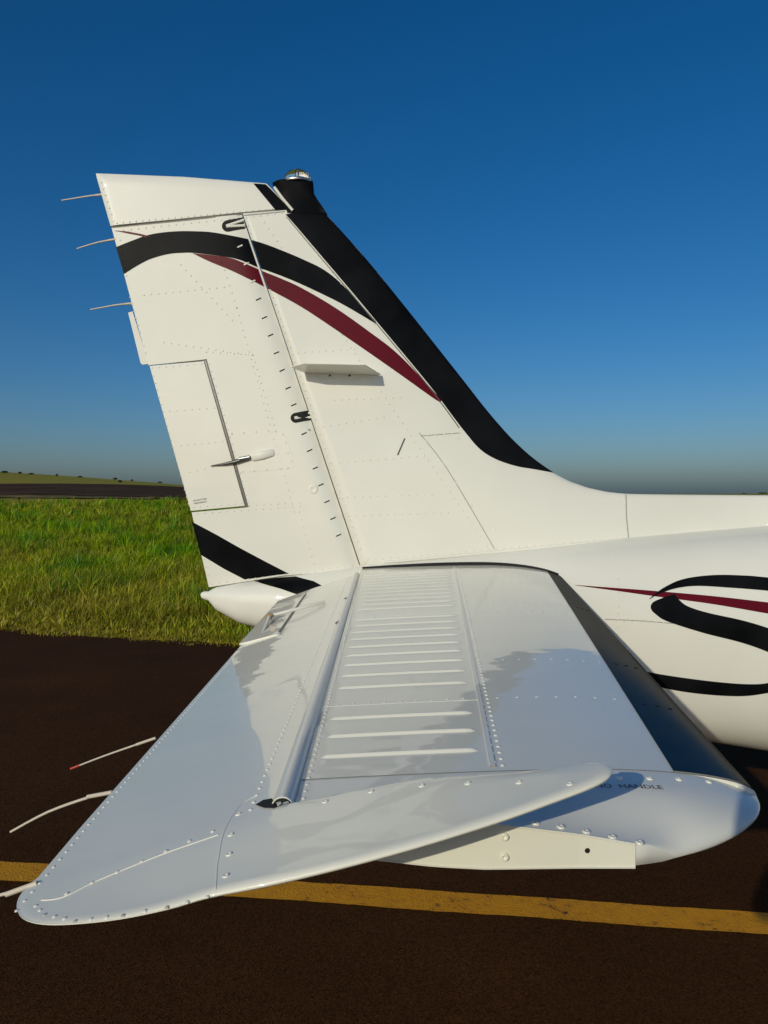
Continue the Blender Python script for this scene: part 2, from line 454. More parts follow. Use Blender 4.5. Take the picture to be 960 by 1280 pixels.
# ------------------------------------------------------------------ grass on the verge (uncountable)
def make_grass(name, n, dmin, dmax, hfun, wid, mats_idx, umin, umax, dlim=None, add_dry=0.0):
    # log-uniform in distance so that the density on the picture stays even
    D = np.exp(rng.uniform(math.log(dmin), math.log(dmax), n))
    U = rng.uniform(umin, umax, n)
    X, Y = U * D, D
    d = edge_dist(X, Y)
    keep = d > 0.02 + 0.10 * rng.random(n)
    if dlim: keep = (d > -0.20 * rng.random(n) ** 2) & (d < dlim * rng.random(n))
    X, Y, d = X[keep], Y[keep], d[keep]; D = D[keep]
    n = len(X)
    Z = ground_h(X, Y) - 0.015
    # clumps: a slow pattern decides height and bend; many blades gather in tufts and lean outwards
    c1 = np.sin(X * 1.7 + 0.6 * np.sin(Y * 1.1)) * np.sin(Y * 1.3 + 0.8 * np.sin(X * 0.9))
    c2 = np.sin(X * 5.1 + 2) * np.sin(Y * 4.3 + 1)
    nt_ = max(1, n // 26)
    ti = rng.integers(0, nt_, n)
    seed = rng.integers(0, n, nt_)
    inn = rng.random(n) < 0.6
    spread = np.abs(rng.normal(0, 0.045, n)) * np.maximum(1, D / 12)
    ta = rng.uniform(0, 2 * math.pi, n)
    X0, Y0, d0, Z0 = X.copy(), Y.copy(), d.copy(), Z.copy()
    X = np.where(inn, X0[seed[ti]] + np.cos(ta) * spread, X0); Y = np.where(inn, Y0[seed[ti]] + np.sin(ta) * spread, Y0)
    D = Y; d = edge_dist(X, Y); Z = ground_h(X, Y) - 0.015
    c1 = np.where(inn, c1[seed[ti]], c1)
    tuft_h = rng.uniform(0.6, 1.75, nt_)[ti]
    H = hfun(d) * (0.75 + 0.30 * c1 + 0.18 * c2) * rng.uniform(0.55, 1.25, n) * np.where(inn, tuft_h, 0.8)
    H = np.maximum(H, 0.03)
    ang = np.where(inn, ta + rng.normal(0, 0.5, n), rng.uniform(0, 2 * math.pi, n))
    lean = rng.uniform(0.15, 1.0, n) ** 1.1 * H * 0.9
    lx, ly = np.cos(ang) * lean + 0.12 * H, np.sin(ang) * lean
    fa = rng.uniform(0, 2 * math.pi, n)
    W = wid * np.maximum(1.0, D / 14.0) * rng.uniform(0.6, 1.3, n)
    wx, wy = np.cos(fa) * W, np.sin(fa) * W
    rows = []
    for t, wf in ((0, 1.0), (0.55, 0.8), (1.0, 0.0)):
        cx = X + lx * t ** 1.8; cy = Y + ly * t ** 1.8; cz = Z + H * (t - 0.22 * (lean / np.maximum(H, .01)) * t * t)
        if wf > 0:
            rows.append(np.stack([cx - wx * wf, cy - wy * wf, cz], 1)); rows.append(np.stack([cx + wx * wf, cy + wy * wf, cz], 1))
        else:
            rows.append(np.stack([cx, cy, cz], 1))
    P = np.stack(rows, 1)                       # n x 5 x 3
    verts = P.reshape(-1, 3)
    base = (np.arange(n) * 5)[:, None]
    tris = np.concatenate([base + np.array([0, 1, 3]), base + np.array([0, 3, 2]), base + np.array([2, 3, 4])], 1).reshape(-1)
    me = bpy.data.meshes.new(name)
    me.vertices.add(len(verts)); me.vertices.foreach_set('co', verts.reshape(-1).astype(np.float32))
    nf = n * 3
    me.loops.add(nf * 3); me.loops.foreach_set('vertex_index', tris.astype(np.int32))
    me.polygons.add(nf); me.polygons.foreach_set('loop_start', (np.arange(nf) * 3).astype(np.int32))
    me.polygons.foreach_set('loop_total', np.full(nf, 3, np.int32))
    # each blade's own tint (species / dryness), a real colour of the blade
    dry = np.clip(0.46 - 0.022 * np.minimum(d, 12) + 0.42 * np.sin(X * 0.55 + 1.0 + 0.5 * np.sin(Y)) * np.sin(Y * 0.42 + 0.4) - 0.25 * c1 + np.where(inn, rng.normal(0, 0.3, nt_)[ti], 0) + rng.normal(0, 0.2, n), 0, 1)
    dry = np.where(d < 0.55, np.clip(dry + 0.55 * (1 - d / 0.55), 0, 1), dry)
    dry = np.clip(dry + add_dry, 0, 1)
    tone = rng.uniform(0.6, 1.3, n) * np.where(inn, rng.uniform(0.5, 1.75, nt_)[ti], 0.95)
    green = np.array([0.245, 0.345, 0.002]); straw = np.array([0.34, 0.28, 0.025]); lush = np.array([0.090, 0.275, 0.004])
    mixl = np.clip(c1 * 1.5 - 0.2, 0, 1)[:, None]
    col = (green * (1 - mixl) + lush * mixl) * (1 - dry[:, None]) + straw * dry[:, None]
    col = col * tone[:, None]
    cv = np.repeat(np.concatenate([col, np.ones((n, 1))], 1), 5, axis=0)
    ca = me.color_attributes.new('blade', 'FLOAT_COLOR', 'POINT')
    ca.data.foreach_set('color', cv.reshape(-1).astype(np.float32))
    me.update(); me.validate()
    me.materials.append(M['grass'])
    return link(bpy.data.objects.new(name, me), None, kind='stuff')
m = bpy.data.materials.new('grass_blades'); m.use_nodes = True
n, l = m.node_tree.nodes, m.node_tree.links
n.remove(n['Principled BSDF'])
va = n.new('ShaderNodeVertexColor'); va.layer_name = 'blade'
df = n.new('ShaderNodeBsdfDiffuse'); tr = n.new('ShaderNodeBsdfTranslucent'); gs = n.new('ShaderNodeBsdfGlossy'); gs.inputs['Roughness'].default_value = 0.45
gs.inputs['Color'].default_value = (0.5, 0.5, 0.4, 1)
ms = n.new('ShaderNodeMixShader'); ms.inputs[0].default_value = 0.35
ms2 = n.new('ShaderNodeMixShader'); ms2.inputs[0].default_value = 0.04
l.new(va.outputs['Color'], df.inputs['Color']); l.new(va.outputs['Color'], tr.inputs['Color'])
l.new(df.outputs[0], ms.inputs[1]); l.new(tr.outputs[0], ms.inputs[2])
l.new(ms.outputs[0], ms2.inputs[1]); l.new(gs.outputs[0], ms2.inputs[2])
l.new(ms2.outputs[0], n['Material Output'].inputs['Surface'])
M['grass'] = m
g = make_grass('verge_grass', 210000, 7.6, 50, lambda d: np.where(d < 0.8, 0.07 + 0.13 * d, 0.22 + 0.12 * smoothstep(3, 14, d)), 0.0060, 0, -0.78, 0.12)
g['label'] = 'rough green and straw coloured grass growing on the verge'; g['category'] = 'grass'
f = make_grass('dry_edge_grass', 160000, 7.0, 12.5, lambda d: 0.06 + 0 * d, 0.0045, 0, -0.78, 0.4, dlim=0.55, add_dry=0.6)
f['label'] = 'pale dry straw fringe along the edge of the taxiway'; f['category'] = 'dry grass'

# ------------------------------------------------------------------ shrubs along the skyline and by the runway
m = mat('hazed_shrub_leaves', (0.022, 0.030, 0.012), 0.8, spec=0.2)
add_noise_colour(m, (0.030, 0.038, 0.018), (0.065, 0.075, 0.030), 1.3, 4)  # leaf colour lightened to paint in distance haze
M['leaf'] = m
M['bark'] = mat('shrub_bark', (0.05, 0.035, 0.025), 0.9)
def shrub(name, px, base_y, wpx, hpx, D, label, cat='shrub', group='shrubs along the skyline', leaves=500, mtl='leaf'):
    p = at(px, base_y, D); gz = float(ground_h(p.x, p.y)); s = D / FPX
    root = bpy.data.objects.new(name, None); root.location = (p.x, p.y, gz); link(root, None, label=label, cat=cat, group=group)
    bpy.context.view_layer.update()
    W, H = wpx * s * .38, max(hpx * s * .8, 0.3)
    V, F = [], []
    for k in range(leaves):
        a, q = random.uniform(0, 6.283), random.random() ** 0.5
        zz = random.uniform(0.25, 1.0) ** 0.8
        rr = W * q * math.sqrt(max(0.05, 1 - (zz * 1.5 - 0.8) ** 2 * 0.9)) * random.uniform(0.75, 1.1)
        c = Vector((p.x + math.cos(a) * rr, p.y + math.sin(a) * rr, gz + H * zz * (1 - 0.15 * q)))
        sz = max(W, H) * random.uniform(0.07, 0.15)
        u = Vector((random.gauss(0, 1), random.gauss(0, 1), random.gauss(0, 1))).normalized(); w = u.orthogonal().normalized()
        o = len(V); V += [c - u * sz, c + w * sz * .6, c + u * sz, c - w * sz * .6]; F.append((o, o + 1, o + 2, o + 3))
    mesh_ob('crown', V, F, M[mtl], root, False)
    stems = []
    V, F = [], []
    for k in range(4):
        a = k * 1.7; q = Vector((p.x + math.cos(a) * W * .4, p.y + math.sin(a) * W * .4, gz + H * .6))
        R = tube_rings([(p.x, p.y, gz - .1), ((p.x + q.x) / 2, (p.y + q.y) / 2, gz + H * .33), q], [H * .03, H * .02, H * .008], 5)
        o = len(V); V += [v for r in R for v in r]; F += grid_faces(3, 5, True, o)
    mesh_ob('trunk', V, F, M['bark'], root, True)
    return root
SK = 205
ordinal = ['leftmost and widest', 'second from the left', 'third from the left', 'fourth from the left', 'fifth from the left', 'sixth from the left', 'seventh from the left', 'rightmost']
for (px, by, w, h), o in zip(((6, 588, 11, 4), (25, 590, 6, 4), (39, 592, 9, 3), (71, 595, 4, 4), (100, 596, 8, 3), (144, 598, 7, 4), (165, 600, 5, 3), (200, 603, 8, 2.5)), ordinal):
    shrub('skyline_shrub', px, by, w, h, SK, 'small dark shrub on the skyline beyond the runway, ' + o)
shrub('slope_shrub', 150, 604, 6, 5, 150, 'dark little shrub on the slope below the skyline, above the runway', group='shrubs on the slope')
shrub('runway_side_weed', 196, 627, 10, 7, 52, 'bright green weed clump at the near edge of the runway', 'weed', 'weeds by the runway', 300)
shrub('runway_side_post_weed', 24, 623, 3, 5, 55, 'tiny dark weed on the dry shoulder of the runway at far left', 'weed', 'weeds by the runway', 120)
for px, w, h, o in ((953, 16, 2.2, 'by the right edge of the photo'), (930, 9, 1.2, 'just left of another at the right edge')):
    shrub('horizon_tree', px, 618.5, w, h, 700, 'far dark tree on the horizon, ' + o, 'tree', 'far trees on the horizon', 250)

# ================================================================== AIRPLANE
YC = 3.30                                              # centre plane of the airplane
plane = bpy.data.objects.new('parked_airplane', None)
plane.location = (3.5, YC, 0)
link(plane, None, label='white light airplane with black and dark red stripes, parked on the taxiway, tail nearest', cat='airplane')
bpy.context.view_layer.update()

# ------------------------------------------------------------------ fuselage
FX = [-0.790, -0.784, -0.772, -0.755, -0.742, -0.72, -0.62, -0.45, -0.10, 0.26, 0.70, 1.03, 1.30, 1.62, 2.4, 3.1, 3.8, 4.6, 5.3, 5.9, 6.6, 7.2, 7.6, 7.75]
FT = [-0.432, -0.424, -0.420, -0.420, -0.412, -0.402, -0.382, -0.355, -0.300, -0.265, -0.220, -0.185, -0.160, -0.135, 0.05, 0.34, 0.44, 0.44, 0.34, 0.00, -0.20, -0.32, -0.48, -0.62]
FB = [-0.440, -0.450, -0.456, -0.460, -0.475, -0.500, -0.555, -0.600, -0.690, -0.78, -0.90, -0.985, -1.04, -1.09, -1.13, -1.14, -1.15, -1.15, -1.15, -1.12, -1.06, -0.98, -0.88, -0.74]
FW = [0.003, 0.012, 0.017, 0.020, 0.030, 0.044, 0.078, 0.115, 0.170, 0.220, 0.275, 0.315, 0.345, 0.38, 0.47, 0.54, 0.56, 0.56, 0.55, 0.50, 0.42, 0.32, 0.2, 0.06]
FT = [EYE + z for z in FT]; FB = [EYE + z for z in FB]
FP = 2.35
def fus_half(x, z):
    zt, zb, w = interp(x, FX, FT), interp(x, FX, FB), interp(x, FX, FW)
    zc, h = (zt + zb) / 2, (zt - zb) / 2
    s = min(1.0, abs((z - zc) / h))
    return w * (1 - s ** FP) ** (1 / FP)
xs = sorted(set(FX + list(np.arange(-0.70, 2.4, 0.06)) + list(np.arange(2.4, 7.6, 0.2))))
rings = []
NS = 64
for x in xs:
    zt, zb, w = interp(x, FX, FT), interp(x, FX, FB), interp(x, FX, FW)
    zc, h = (zt + zb) / 2, (zt - zb) / 2
    r = []
    for k in range(NS):
        a = 2 * math.pi * (k + .5) / NS
        c, s = math.cos(a), math.sin(a)
        r.append((x, YC - w * math.copysign(abs(c) ** (2 / FP), c), zc + h * math.copysign(abs(s) ** (2 / FP), s)))
    rings.append(r)
fus = loft('fuselage', rings, M['white'], plane)
def fus_surf(off):
    def f(x, z):
        p = Vector((x, YC - fus_half(x, z), z))
        e = 0.01
        n = Vector((fus_half(x + e, z) - fus_half(x - e, z), 2 * e, fus_half(x, z + e) - fus_half(x, z - e)))
        n = Vector((-n.x, -n.y, -n.z)).normalized()
        n = Vector((-(fus_half(x + e, z) - fus_half(x - e, z)) / (2 * e) * -1 * -1, -1, -(fus_half(x, z + e) - fus_half(x, z - e)) / (2 * e) * -1 * -1))
        n = Vector((-(fus_half(x + e, z) - fus_half(x - e, z)) / (2 * e), -1, -(fus_half(x, z + e) - fus_half(x, z - e)) / (2 * e))).normalized()
        return p + n * off, n
    return f
def to_surf2d(px, py, half):
    D = YC
    for _ in range(12):
        p = at(px, py, D); D = YC - half(p.x, p.z)
    p = at(px, py, D)
    return (p.x, p.z)
def fpx(pts): return [to_surf2d(x, y, fus_half) for x, y in pts]
def clean(poly):
    out = []
    for p in poly:
        if not out or math.hypot(p[0] - out[-1][0], p[1] - out[-1][1]) > 1e-4: out.append(p)
    if math.hypot(out[0][0] - out[-1][0], out[0][1] - out[-1][1]) < 1e-4: out.pop()
    return out
def ribbon(up, lo, n=8):
    a = [tuple(p) for p in densify([Vector(p) for p in up], n)]; b = [tuple(p) for p in densify([Vector(p) for p in lo], n)]
    return clean(a + b[::-1])
P0 = fus_surf(0.0010); P1 = fus_surf(0.0018)
decal('red_stripe', ribbon(fpx([(719, 731.3), (770, 735), (816, 738.5), (890, 745), (960, 753), (1040, 763)]), fpx([(719, 731.7), (770, 738.5), (816, 745), (890, 755), (960, 767), (1040, 781)])), 0.04, lambda x, z: P0(x, z)[0], M['red'], fus)
decal('black_stripe', ribbon(fpx([(811.5, 748.5), (829, 735), (854, 724), (891, 719), (930, 719.5), (960, 722), (1040, 730)]), fpx([(811.8, 749), (826, 741.5), (847, 735), (872, 732.5), (910, 734.5), (960, 738.5), (1040, 748)])), 0.04, lambda x, z: P1(x, z)[0], M['black'], fus)
decal('black_stripe', clean([tuple(p) for p in densify([Vector(p) for p in fpx([(843, 742.5), (849, 750), (860, 758), (885, 766), (926, 775), (960, 785), (1000, 800), (1030, 822), (1020, 848), (990, 860), (960, 866), (926, 870), (879, 867.5), (835, 861), (800, 852)])], 8)]
            + [tuple(p) for p in densify([Vector(p) for p in fpx([(780, 833), (811, 840), (847, 846), (894, 852), (935, 855), (962, 853), (985, 843), (990, 830), (960, 815), (926, 803), (879, 791), (835, 777), (821, 769), (813.5, 761), (816, 753), (829, 747)])], 8)]),
      0.04, lambda x, z: P1(x, z)[0], M['black'], fus)
# black stripe running on over the tail cone
decal('black_stripe', clean(fpx([(318, 725.5), (345, 723.2), (370, 721.5), (392, 727), (420, 741), (400, 752), (380, 746), (350, 736)])), 0.012, lambda x, z: fus_surf(0.004)(x, z)[0], M['black'], fus)
rv = Rivets()
for a, b_, pit in (((769, 697), (771, 792), .026), ((640, 700), (640, 712), .026), ((770, 776), (830, 778), .03)):
    A_, B_ = to_surf2d(*a, fus_half), to_surf2d(*b_, fus_half)
    rv.line(A_, B_, pit, fus_surf(0), 0.0038, 0.0024)
rv.build(fus)
def seam_strip(name, pts2d, width, surf, m, parent):
    V, F = [], []
    P = [Vector(p) for p in pts2d]
    for i, p in enumerate(P):
        d = (P[min(i + 1, len(P) - 1)] - P[max(i - 1, 0)]).normalized(); q = Vector((-d.y, d.x))
        for s in (-1, 1):
            c = p + q * s * width / 2; V.append(surf(c.x, c.y))
    return mesh_ob(name, V, grid_faces(len(P), 2), m, parent, True)
P03 = fus_surf(0.0010)
seam_strip('panel_seam', densify([Vector(p) for p in fpx([(756, 774), (800, 776), (850, 780)])], 10), 0.003, lambda x, z: P03(x, z)[0], M['seam'], fus)

# ------------------------------------------------------------------ fin with dorsal fairing
LE_PX = [(398, 262), (406, 267), (430, 293), (460, 327), (500, 376), (535, 420), (580, 477), (605, 509), (627, 535), (645, 554), (667, 573.5), (692, 591), (712, 601.5), (735, 609.5), (760, 614.8), (785, 617.2), (830, 618), (900, 618.6), (960, 619), (1040, 618)]
LE = [at(x, y, YC) for x, y in LE_PX]
LE2 = [(p.x, p.z) for p in LE]
HTOP, HBOT = at(303, 266, YC - .03), at(452, 711, YC - .06)        # rudder gap line
def hinge_x(z): return lerp(HBOT.x, HTOP.x, (z - HBOT.z) / (HTOP.z - HBOT.z))
HN = Vector((HTOP.x - HBOT.x, HTOP.z - HBOT.z)).normalized()
def gap_dist(x, z): return (hinge_x(z) - x) * HN.y                # positive aft of the gap line
def fin_T(z): return lerp(0.064, 0.023, max(0, min(1, (z - HBOT.z) / (HTOP.z - HBOT.z))))
def fin_E(z): return lerp(0.34, 0.12, max(0, min(1, (z - HBOT.z) / (HTOP.z - HBOT.z))))
def fin_half(x, z):
    return fin_T(z) * rnd(seg_dist((x, z), LE2) / fin_E(z))
def seam_z(x):       # fairing foot, where the fin meets the fuselage
    return interp(x, [-0.2, 0.07, 1.03, 1.62, 2.0], [EYE - .305, EYE - .287, EYE - .195, EYE - .145, EYE - .115])
def px_fin(px, py, half=fin_half): return to_surf2d(px, py, half)
# structured skin: from each point of the leading edge to a partner on the gap line or on the foot
LEd = [p for p in densify([Vector(p) for p in LE2], 6)]
aft = []
k_turn = min(range(len(LEd)), key=lambda i: abs(LEd[i].x - at(640, 550, YC).x))
for i, p in enumerate(LEd):
    if i <= k_turn:
        t = i / k_turn
        z = lerp(HTOP.z, HBOT.z, t); aft.append(Vector((hinge_x(z), z)))
    else:
        t = (i - k_turn) / (len(LEd) - 1 - k_turn)
        x = lerp(hinge_x(HBOT.z), LEd[-1].x, t ** 0.9); aft.append(Vector((x, seam_z(x) - 0.03)))
vs = [(k / 26) ** 2.0 for k in range(27)]
V = []
rows = []
for sgn in (-1, 1):
    for p, q in zip(LEd, aft):
        for t in vs:
            c = p.lerp(q, t); V.append((c.x, YC + sgn * fin_half(c.x, c.y), c.y))
nr, nc = len(LEd), len(vs)
F = grid_faces(nr, nc) + [tuple(reversed(f)) for f in grid_faces(nr, nc, off=nr * nc)]
nsk = len(F)
for i in range(nr - 1):                       # rear web and top rib
    a, b2 = i * nc + nc - 1, (i + 1) * nc + nc - 1
    F.append((a, b2, b2 + nr * nc, a + nr * nc))
for j in range(nc - 1):
    F.append((j, j + 1, j + 1 + nr * nc, j + nr * nc))
fin = mesh_ob('vertical_fin', V, F, M['white'], plane, True, flat_from=nsk)
bmt = bmesh.new(); bmt.from_mesh(fin.data); bmesh.ops.remove_doubles(bmt, verts=[v for v in bmt.verts if abs(v.co.y - YC) < 1e-6], dist=1e-6)
bmesh.ops.recalc_face_normals(bmt, faces=bmt.faces); bmt.to_mesh(fin.data); bmt.free()
def half_surf(half, off):
    def f(x, z):
        e = 0.006
        n = Vector((-(half(x + e, z) - half(x - e, z)) / (2 * e), -1, -(half(x, z + e) - half(x, z - e)) / (2 * e)))
        n.x = -n.x * -1; n.z = -n.z * -1
        n = n.normalized()
        return Vector((x, YC - half(x, z), z)) + n * off, n
    return f
S1 = half_surf(fin_half, 0.0010); S2 = half_surf(fin_half, 0.0018); S0 = half_surf(fin_half, 0.0)
def fin_poly(pts): return clean([px_fin(*p) for p in pts])
def tup(vs_): return [tuple(v) for v in vs_]
# black leading edge, wrapping round the nose on both sides: strip from inner edge line to the nose
inner_px = [(357, 268), (372, 285), (400, 318), (440, 365), (480, 413), (520, 461), (545, 492), (565, 519), (582, 541), (600, 561.5), (620, 574), (645, 582.5), (668, 586.5), (692, 591)]
inner = [Vector(px_fin(*p)) for p in inner_px]
inner_d = densify(inner, 6)
def le_param(p):
    best, bi = 1e9, 0
    for i, q in enumerate(LEd):
        d_ = (q - p).length
        if d_ < best: best, bi = d_, i
    return bi
kend = le_param(Vector(LE2[11]))
nin = len(inner_d)
V = []
fr = [(k / 14) ** 1.8 for k in range(15)]
for i, p in enumerate(inner_d):
    kf = kend * i / (nin - 1); k0 = int(kf); q = LEd[k0].lerp(LEd[min(k0 + 1, kend)], kf - k0)
    row = []
    for t in fr:                         # from nose inwards
        c = q.lerp(p, t)
        hh = fin_half(c.x, c.y)
        row.append((c.x, c.y, hh))
    nose_dir = Vector((0.75, 0.66))
    ring = [(x_, YC + h_ + 0.0012, z_) for x_, z_, h_ in reversed(row)][:-1]
    ring += [(row[0][0] + nose_dir.x * 0.0015, YC, row[0][1] + nose_dir.y * 0.0015)]
    ring += [(x_, YC - h_ - 0.0012, z_) for x_, z_, h_ in row][1:]
    V += ring
bl = mesh_ob('black_leading_edge', V, grid_faces(nin, 2 * len(fr) - 1), M['black'], fin, True)
fix_normals(bl)
seam_strip('boot_edge', densify([Vector(px_fin(x_ - 1, y_ + 1)) for x_, y_ in [(359, 270), (400, 319), (440, 366), (480, 414), (520, 462), (545, 493), (575, 534)]], 8), 0.004, lambda x, z: half_surf(fin_half, .0022)(x, z)[0], M['dmetal'], fin)

# ------------------------------------------------------------------ rudder
TE_T, TE_B = at(120, 217, YC), at(259, 735, YC)
def te_x(z): return lerp(TE_B.x, TE_T.x, (z - TE_B.z) / (TE_T.z - TE_B.z))
def rud_half(x, z):
    g_ = gap_dist(x, z); c = (hinge_x(z) - te_x(z)) * HN.y
    w = lerp(fin_T(z) * 0.98, 0.004, max(0, min(1, g_ / c)) ** 1.1)
    return max(0.003, w * (0.42 + 0.58 * rnd(max(0, g_) / 0.085)))
def rpx(pts): return clean([to_surf2d(x, y, rud_half) for x, y in pts])
gap_top, gap_bot = (301.5, 269.5), (449.5, 711)
R0 = half_surf(rud_half, 0.0); R1 = half_surf(rud_half, 0.0009); R2 = half_surf(rud_half, 0.0016)
rud_poly = rpx([(139.5, 284.6), (220, 276.8), (302.3, 268.5), (350.9, 412), (400.9, 562), (450.4, 710.5), (355, 719.5), (261, 734), (239.5, 640.5), (311, 634), (258.5, 449), (185.5, 456.5), (181, 440)])
rudder = slab('rudder', rud_poly, 0.03, lambda x, z: (x, YC - rud_half(x, z), z), lambda x, z: (x, YC + rud_half(x, z), z), M['white'], plane)
fix_normals(rudder)
tab_poly = rpx([(187, 457.5), (254.6, 451.4), (305.9, 632.3), (238.5, 638.5)])
tab = slab('trim_tab', tab_poly, 0.04, lambda x, z: (x, YC - rud_half(x, z), z), lambda x, z: (x, YC + rud_half(x, z), z), M['white'], rudder)
fix_normals(tab)
# recessed hinge bay behind the tab
slab('tab_hinge', rpx([(253.0, 450.6), (259.8, 449.8), (311.8, 633), (304.3, 633.7)]), 0.05, lambda x, z: (x, YC - rud_half(x, z) * .80, z), lambda x, z: (x, YC + rud_half(x, z) * .80, z), M['dmetal'], rudder)
k = 0
for i in range(30):                                   # hinge knuckles
    t = (i + .5) / 30; c = to_surf2d(lerp(257, 309, t), lerp(451, 633, t), rud_half)
    p, nn = R0(*c); d_ = Vector((HN.x, 0, HN.y)) * .012
    tube('hinge_knuckle', [p - nn * .003 - d_, p - nn * .003 + d_], 0.0032, M['metal'], rudder, n=6)
# fixed plate beyond the trailing edge
slab('fixed_tab', [tuple(Vector((q.x, q.z))) for q in (at(160.5, 391, YC), at(166, 389.5, YC), at(186, 455, YC), at(178.5, 456, YC), at(176, 454, YC))], 0.2, lambda x, z: (x, YC - .0035, z), lambda x, z: (x, YC + .0035, z), M['white'], rudder)
# tip cap with horn in front of the gap line
cap_o = [(120, 217), (230, 221.5), (318, 228.6), (333, 229.6), (349, 246), (365, 262.5), (343, 263.8), (300, 267.8), (220, 276), (139, 283.5)]
cap_in = [at(x, y, YC) for x, y in cap_o]
cap2 = [(p.x, p.z) for p in cap_in]
top_edge = cap2[:4]; nose_edge = cap2[3:6]; tef = [cap2[0], cap2[-1]]
def cap_half(x, z):
    b0 = fin_T(z) * 0.92
    c = (hinge_x(z) - te_x(z))
    g_ = max(0, (hinge_x(z) + 0.06 - x) / (c + .06))
    base = lerp(b0, 0.016, min(1, g_) ** 1.4)
    return max(0.0005, base * rnd(seg_dist((x, z), top_edge) / 0.055 + .02) * rnd(seg_dist((x, z), nose_edge) / 0.06 + .05) * rnd(seg_dist((x, z), tef) / 0.035 + 0.12))
cap = slab('tip_cap', clean(cap2), 0.012, lambda x, z: (x, YC - cap_half(x, z), z), lambda x, z: (x, YC + cap_half(x, z), z), M['plastic'], rudder)
C1 = half_surf(cap_half, 0.0010)
decal('black_stripe', clean([to_surf2d(x, y, cap_half) for x, y in ((316.5, 229.6), (332, 230.6), (348, 246.5), (363, 262.2), (344.5, 263.0))]), 0.012, lambda x, z: C1(x, z)[0], M['black'], rudder)
# fin tip fairing that carries the beacon
ft = [at(x, y, YC) for x, y in ((341, 231.5), (352, 228.5), (391.5, 228), (392.5, 243), (397, 251), (402.5, 258.5), (409, 268.5), (360, 268.5), (352, 246))]
ft2 = [(p.x, p.z) for p in ft]
def ft_half(x, z):
    zt = EYE + (617 - 228) / FPX * YC; q = smooth01((zt - z) / 0.13)
    top = .040 * rnd(seg_dist((x, z), ft2[2:7]) / .05 + .02) * (.35 + .65 * rnd(seg_dist((x, z), [ft2[0], ft2[8], ft2[7]]) / .05))
    return max(.001, lerp(top, fin_half(x, z) + .0032, q))
slab('tip_fairing', clean(ft2), 0.01, lambda x, z: (x, YC - ft_half(x, z), z), lambda x, z: (x, YC + ft_half(x, z), z), M['black'], fin)
# bright edge strip along the horn gap
tube('edge_strip', [at(343, 234, YC - .028), at(354, 249, YC - .030), at(366, 263, YC - .030)], 0.0065, M['plastic'], fin, n=8)
# beacon
bc = at(372, 228.5, YC)
rings = []
for rr, hh in ((.064, -.004), (.0655, 0), (.0655, .006), (.062, .008)):
    rings.append([(bc.x + math.cos(2 * math.pi * k / 32) * rr, bc.y + math.sin(2 * math.pi * k / 32) * rr * .8, bc.z + hh) for k in range(32)])
beacon = loft('beacon', rings, M['metal'], plane)
def dome(r, h, n=32, mrows=9):
    R = []
    for j in range(mrows):
        a = math.pi / 2 * j / (mrows - 1) * .985
        R.append([(bc.x + math.cos(2 * math.pi * k / n) * r * math.cos(a), bc.y + math.sin(2 * math.pi * k / n) * r * .8 * math.cos(a), bc.z + .006 + h * math.sin(a)) for k in range(n)])
    return R
loft('lens', dome(.060, .050), M['glass'], beacon)
tube('lamp', [(bc.x, bc.y, bc.z + .004), (bc.x, bc.y, bc.z + .040)], .007, M['metal'], beacon, n=8)
slab('reflector', [(bc.x + .006, bc.z + .006), (bc.x + .046, bc.z + .006), (bc.x + .040, bc.z + .034), (bc.x + .006, bc.z + .034)], .1, lambda x, z: (x, YC - .004, z), lambda x, z: (x, YC + .004, z), M['metal'], beacon)

# painted stripes on rudder and fin
bu = [(145, 309), (165, 301), (185, 294), (205, 290.5), (227, 289), (248, 289.3), (264, 290.3), (286, 294), (310, 299), (331, 305), (352, 313), (377, 323.5), (406, 338), (432, 360), (470, 402)]
blo = [(155, 342.5), (170, 333), (185, 325), (200, 320), (214, 317), (228, 316), (241, 316), (268, 319), (293, 323), (308, 328), (322, 334), (352, 345), (377, 355.5), (414, 373), (440, 387), (470, 405)]
red_u = [(241, 316.5), (268, 319.3), (290, 323), (310, 331), (331, 340), (352, 348.5), (377, 360), (418, 384), (460, 413.5), (500, 445), (552, 500)]
red_l = [(240.5, 316.5), (262, 327), (293, 340), (335, 361), (377, 384), (418, 411), (431, 420), (460, 440), (500, 468), (537, 494.5), (550, 503)]
def band(up, lo): return clean(tup(densify([Vector(p) for p in up], 6)) + tup(reversed(densify([Vector(p) for p in lo], 6))))
def clip_band(poly_px, side, half):
    """keep the part of a pixel polygon aft (side=-1) or forward (+1) of the rudder gap line"""
    ax, ay = 301.5, 269.5; bx, by = 449.5, 710.5
    def s(p): return ((p[0] - ax) * (by - ay) - (p[1] - ay) * (bx - ax)) * side / math.hypot(bx - ax, by - ay)
    off = 1.2 if side < 0 else 2.6
    out = []
    n_ = len(poly_px)
    for i in range(n_):
        p, q = poly_px[i], poly_px[(i + 1) % n_]
        sp, sq = s(p) - off, s(q) - off
        if sp >= 0: out.append(p)
        if (sp >= 0) != (sq >= 0):
            t = sp / (sp - sq); out.append((lerp(p[0], q[0], t), lerp(p[1], q[1], t)))
    return clean([to_surf2d(x, y, half) for x, y in out])
blk, redp = band(bu, blo), band(red_u, red_l)
decal('red_stripe', clip_band(redp, -1, rud_half), .02, lambda x, z: R1(x, z)[0], M['red'], rudder)
decal('black_stripe', clip_band(blk, -1, rud_half), .02, lambda x, z: R2(x, z)[0], M['black'], rudder)
decal('red_stripe', clip_band(redp, 1, fin_half), .02, lambda x, z: S1(x, z)[0], M['red'], fin)
decal('black_stripe', clip_band(blk, 1, fin_half), .02, lambda x, z: half_surf(fin_half, .0013)(x, z)[0], M['black'], fin)
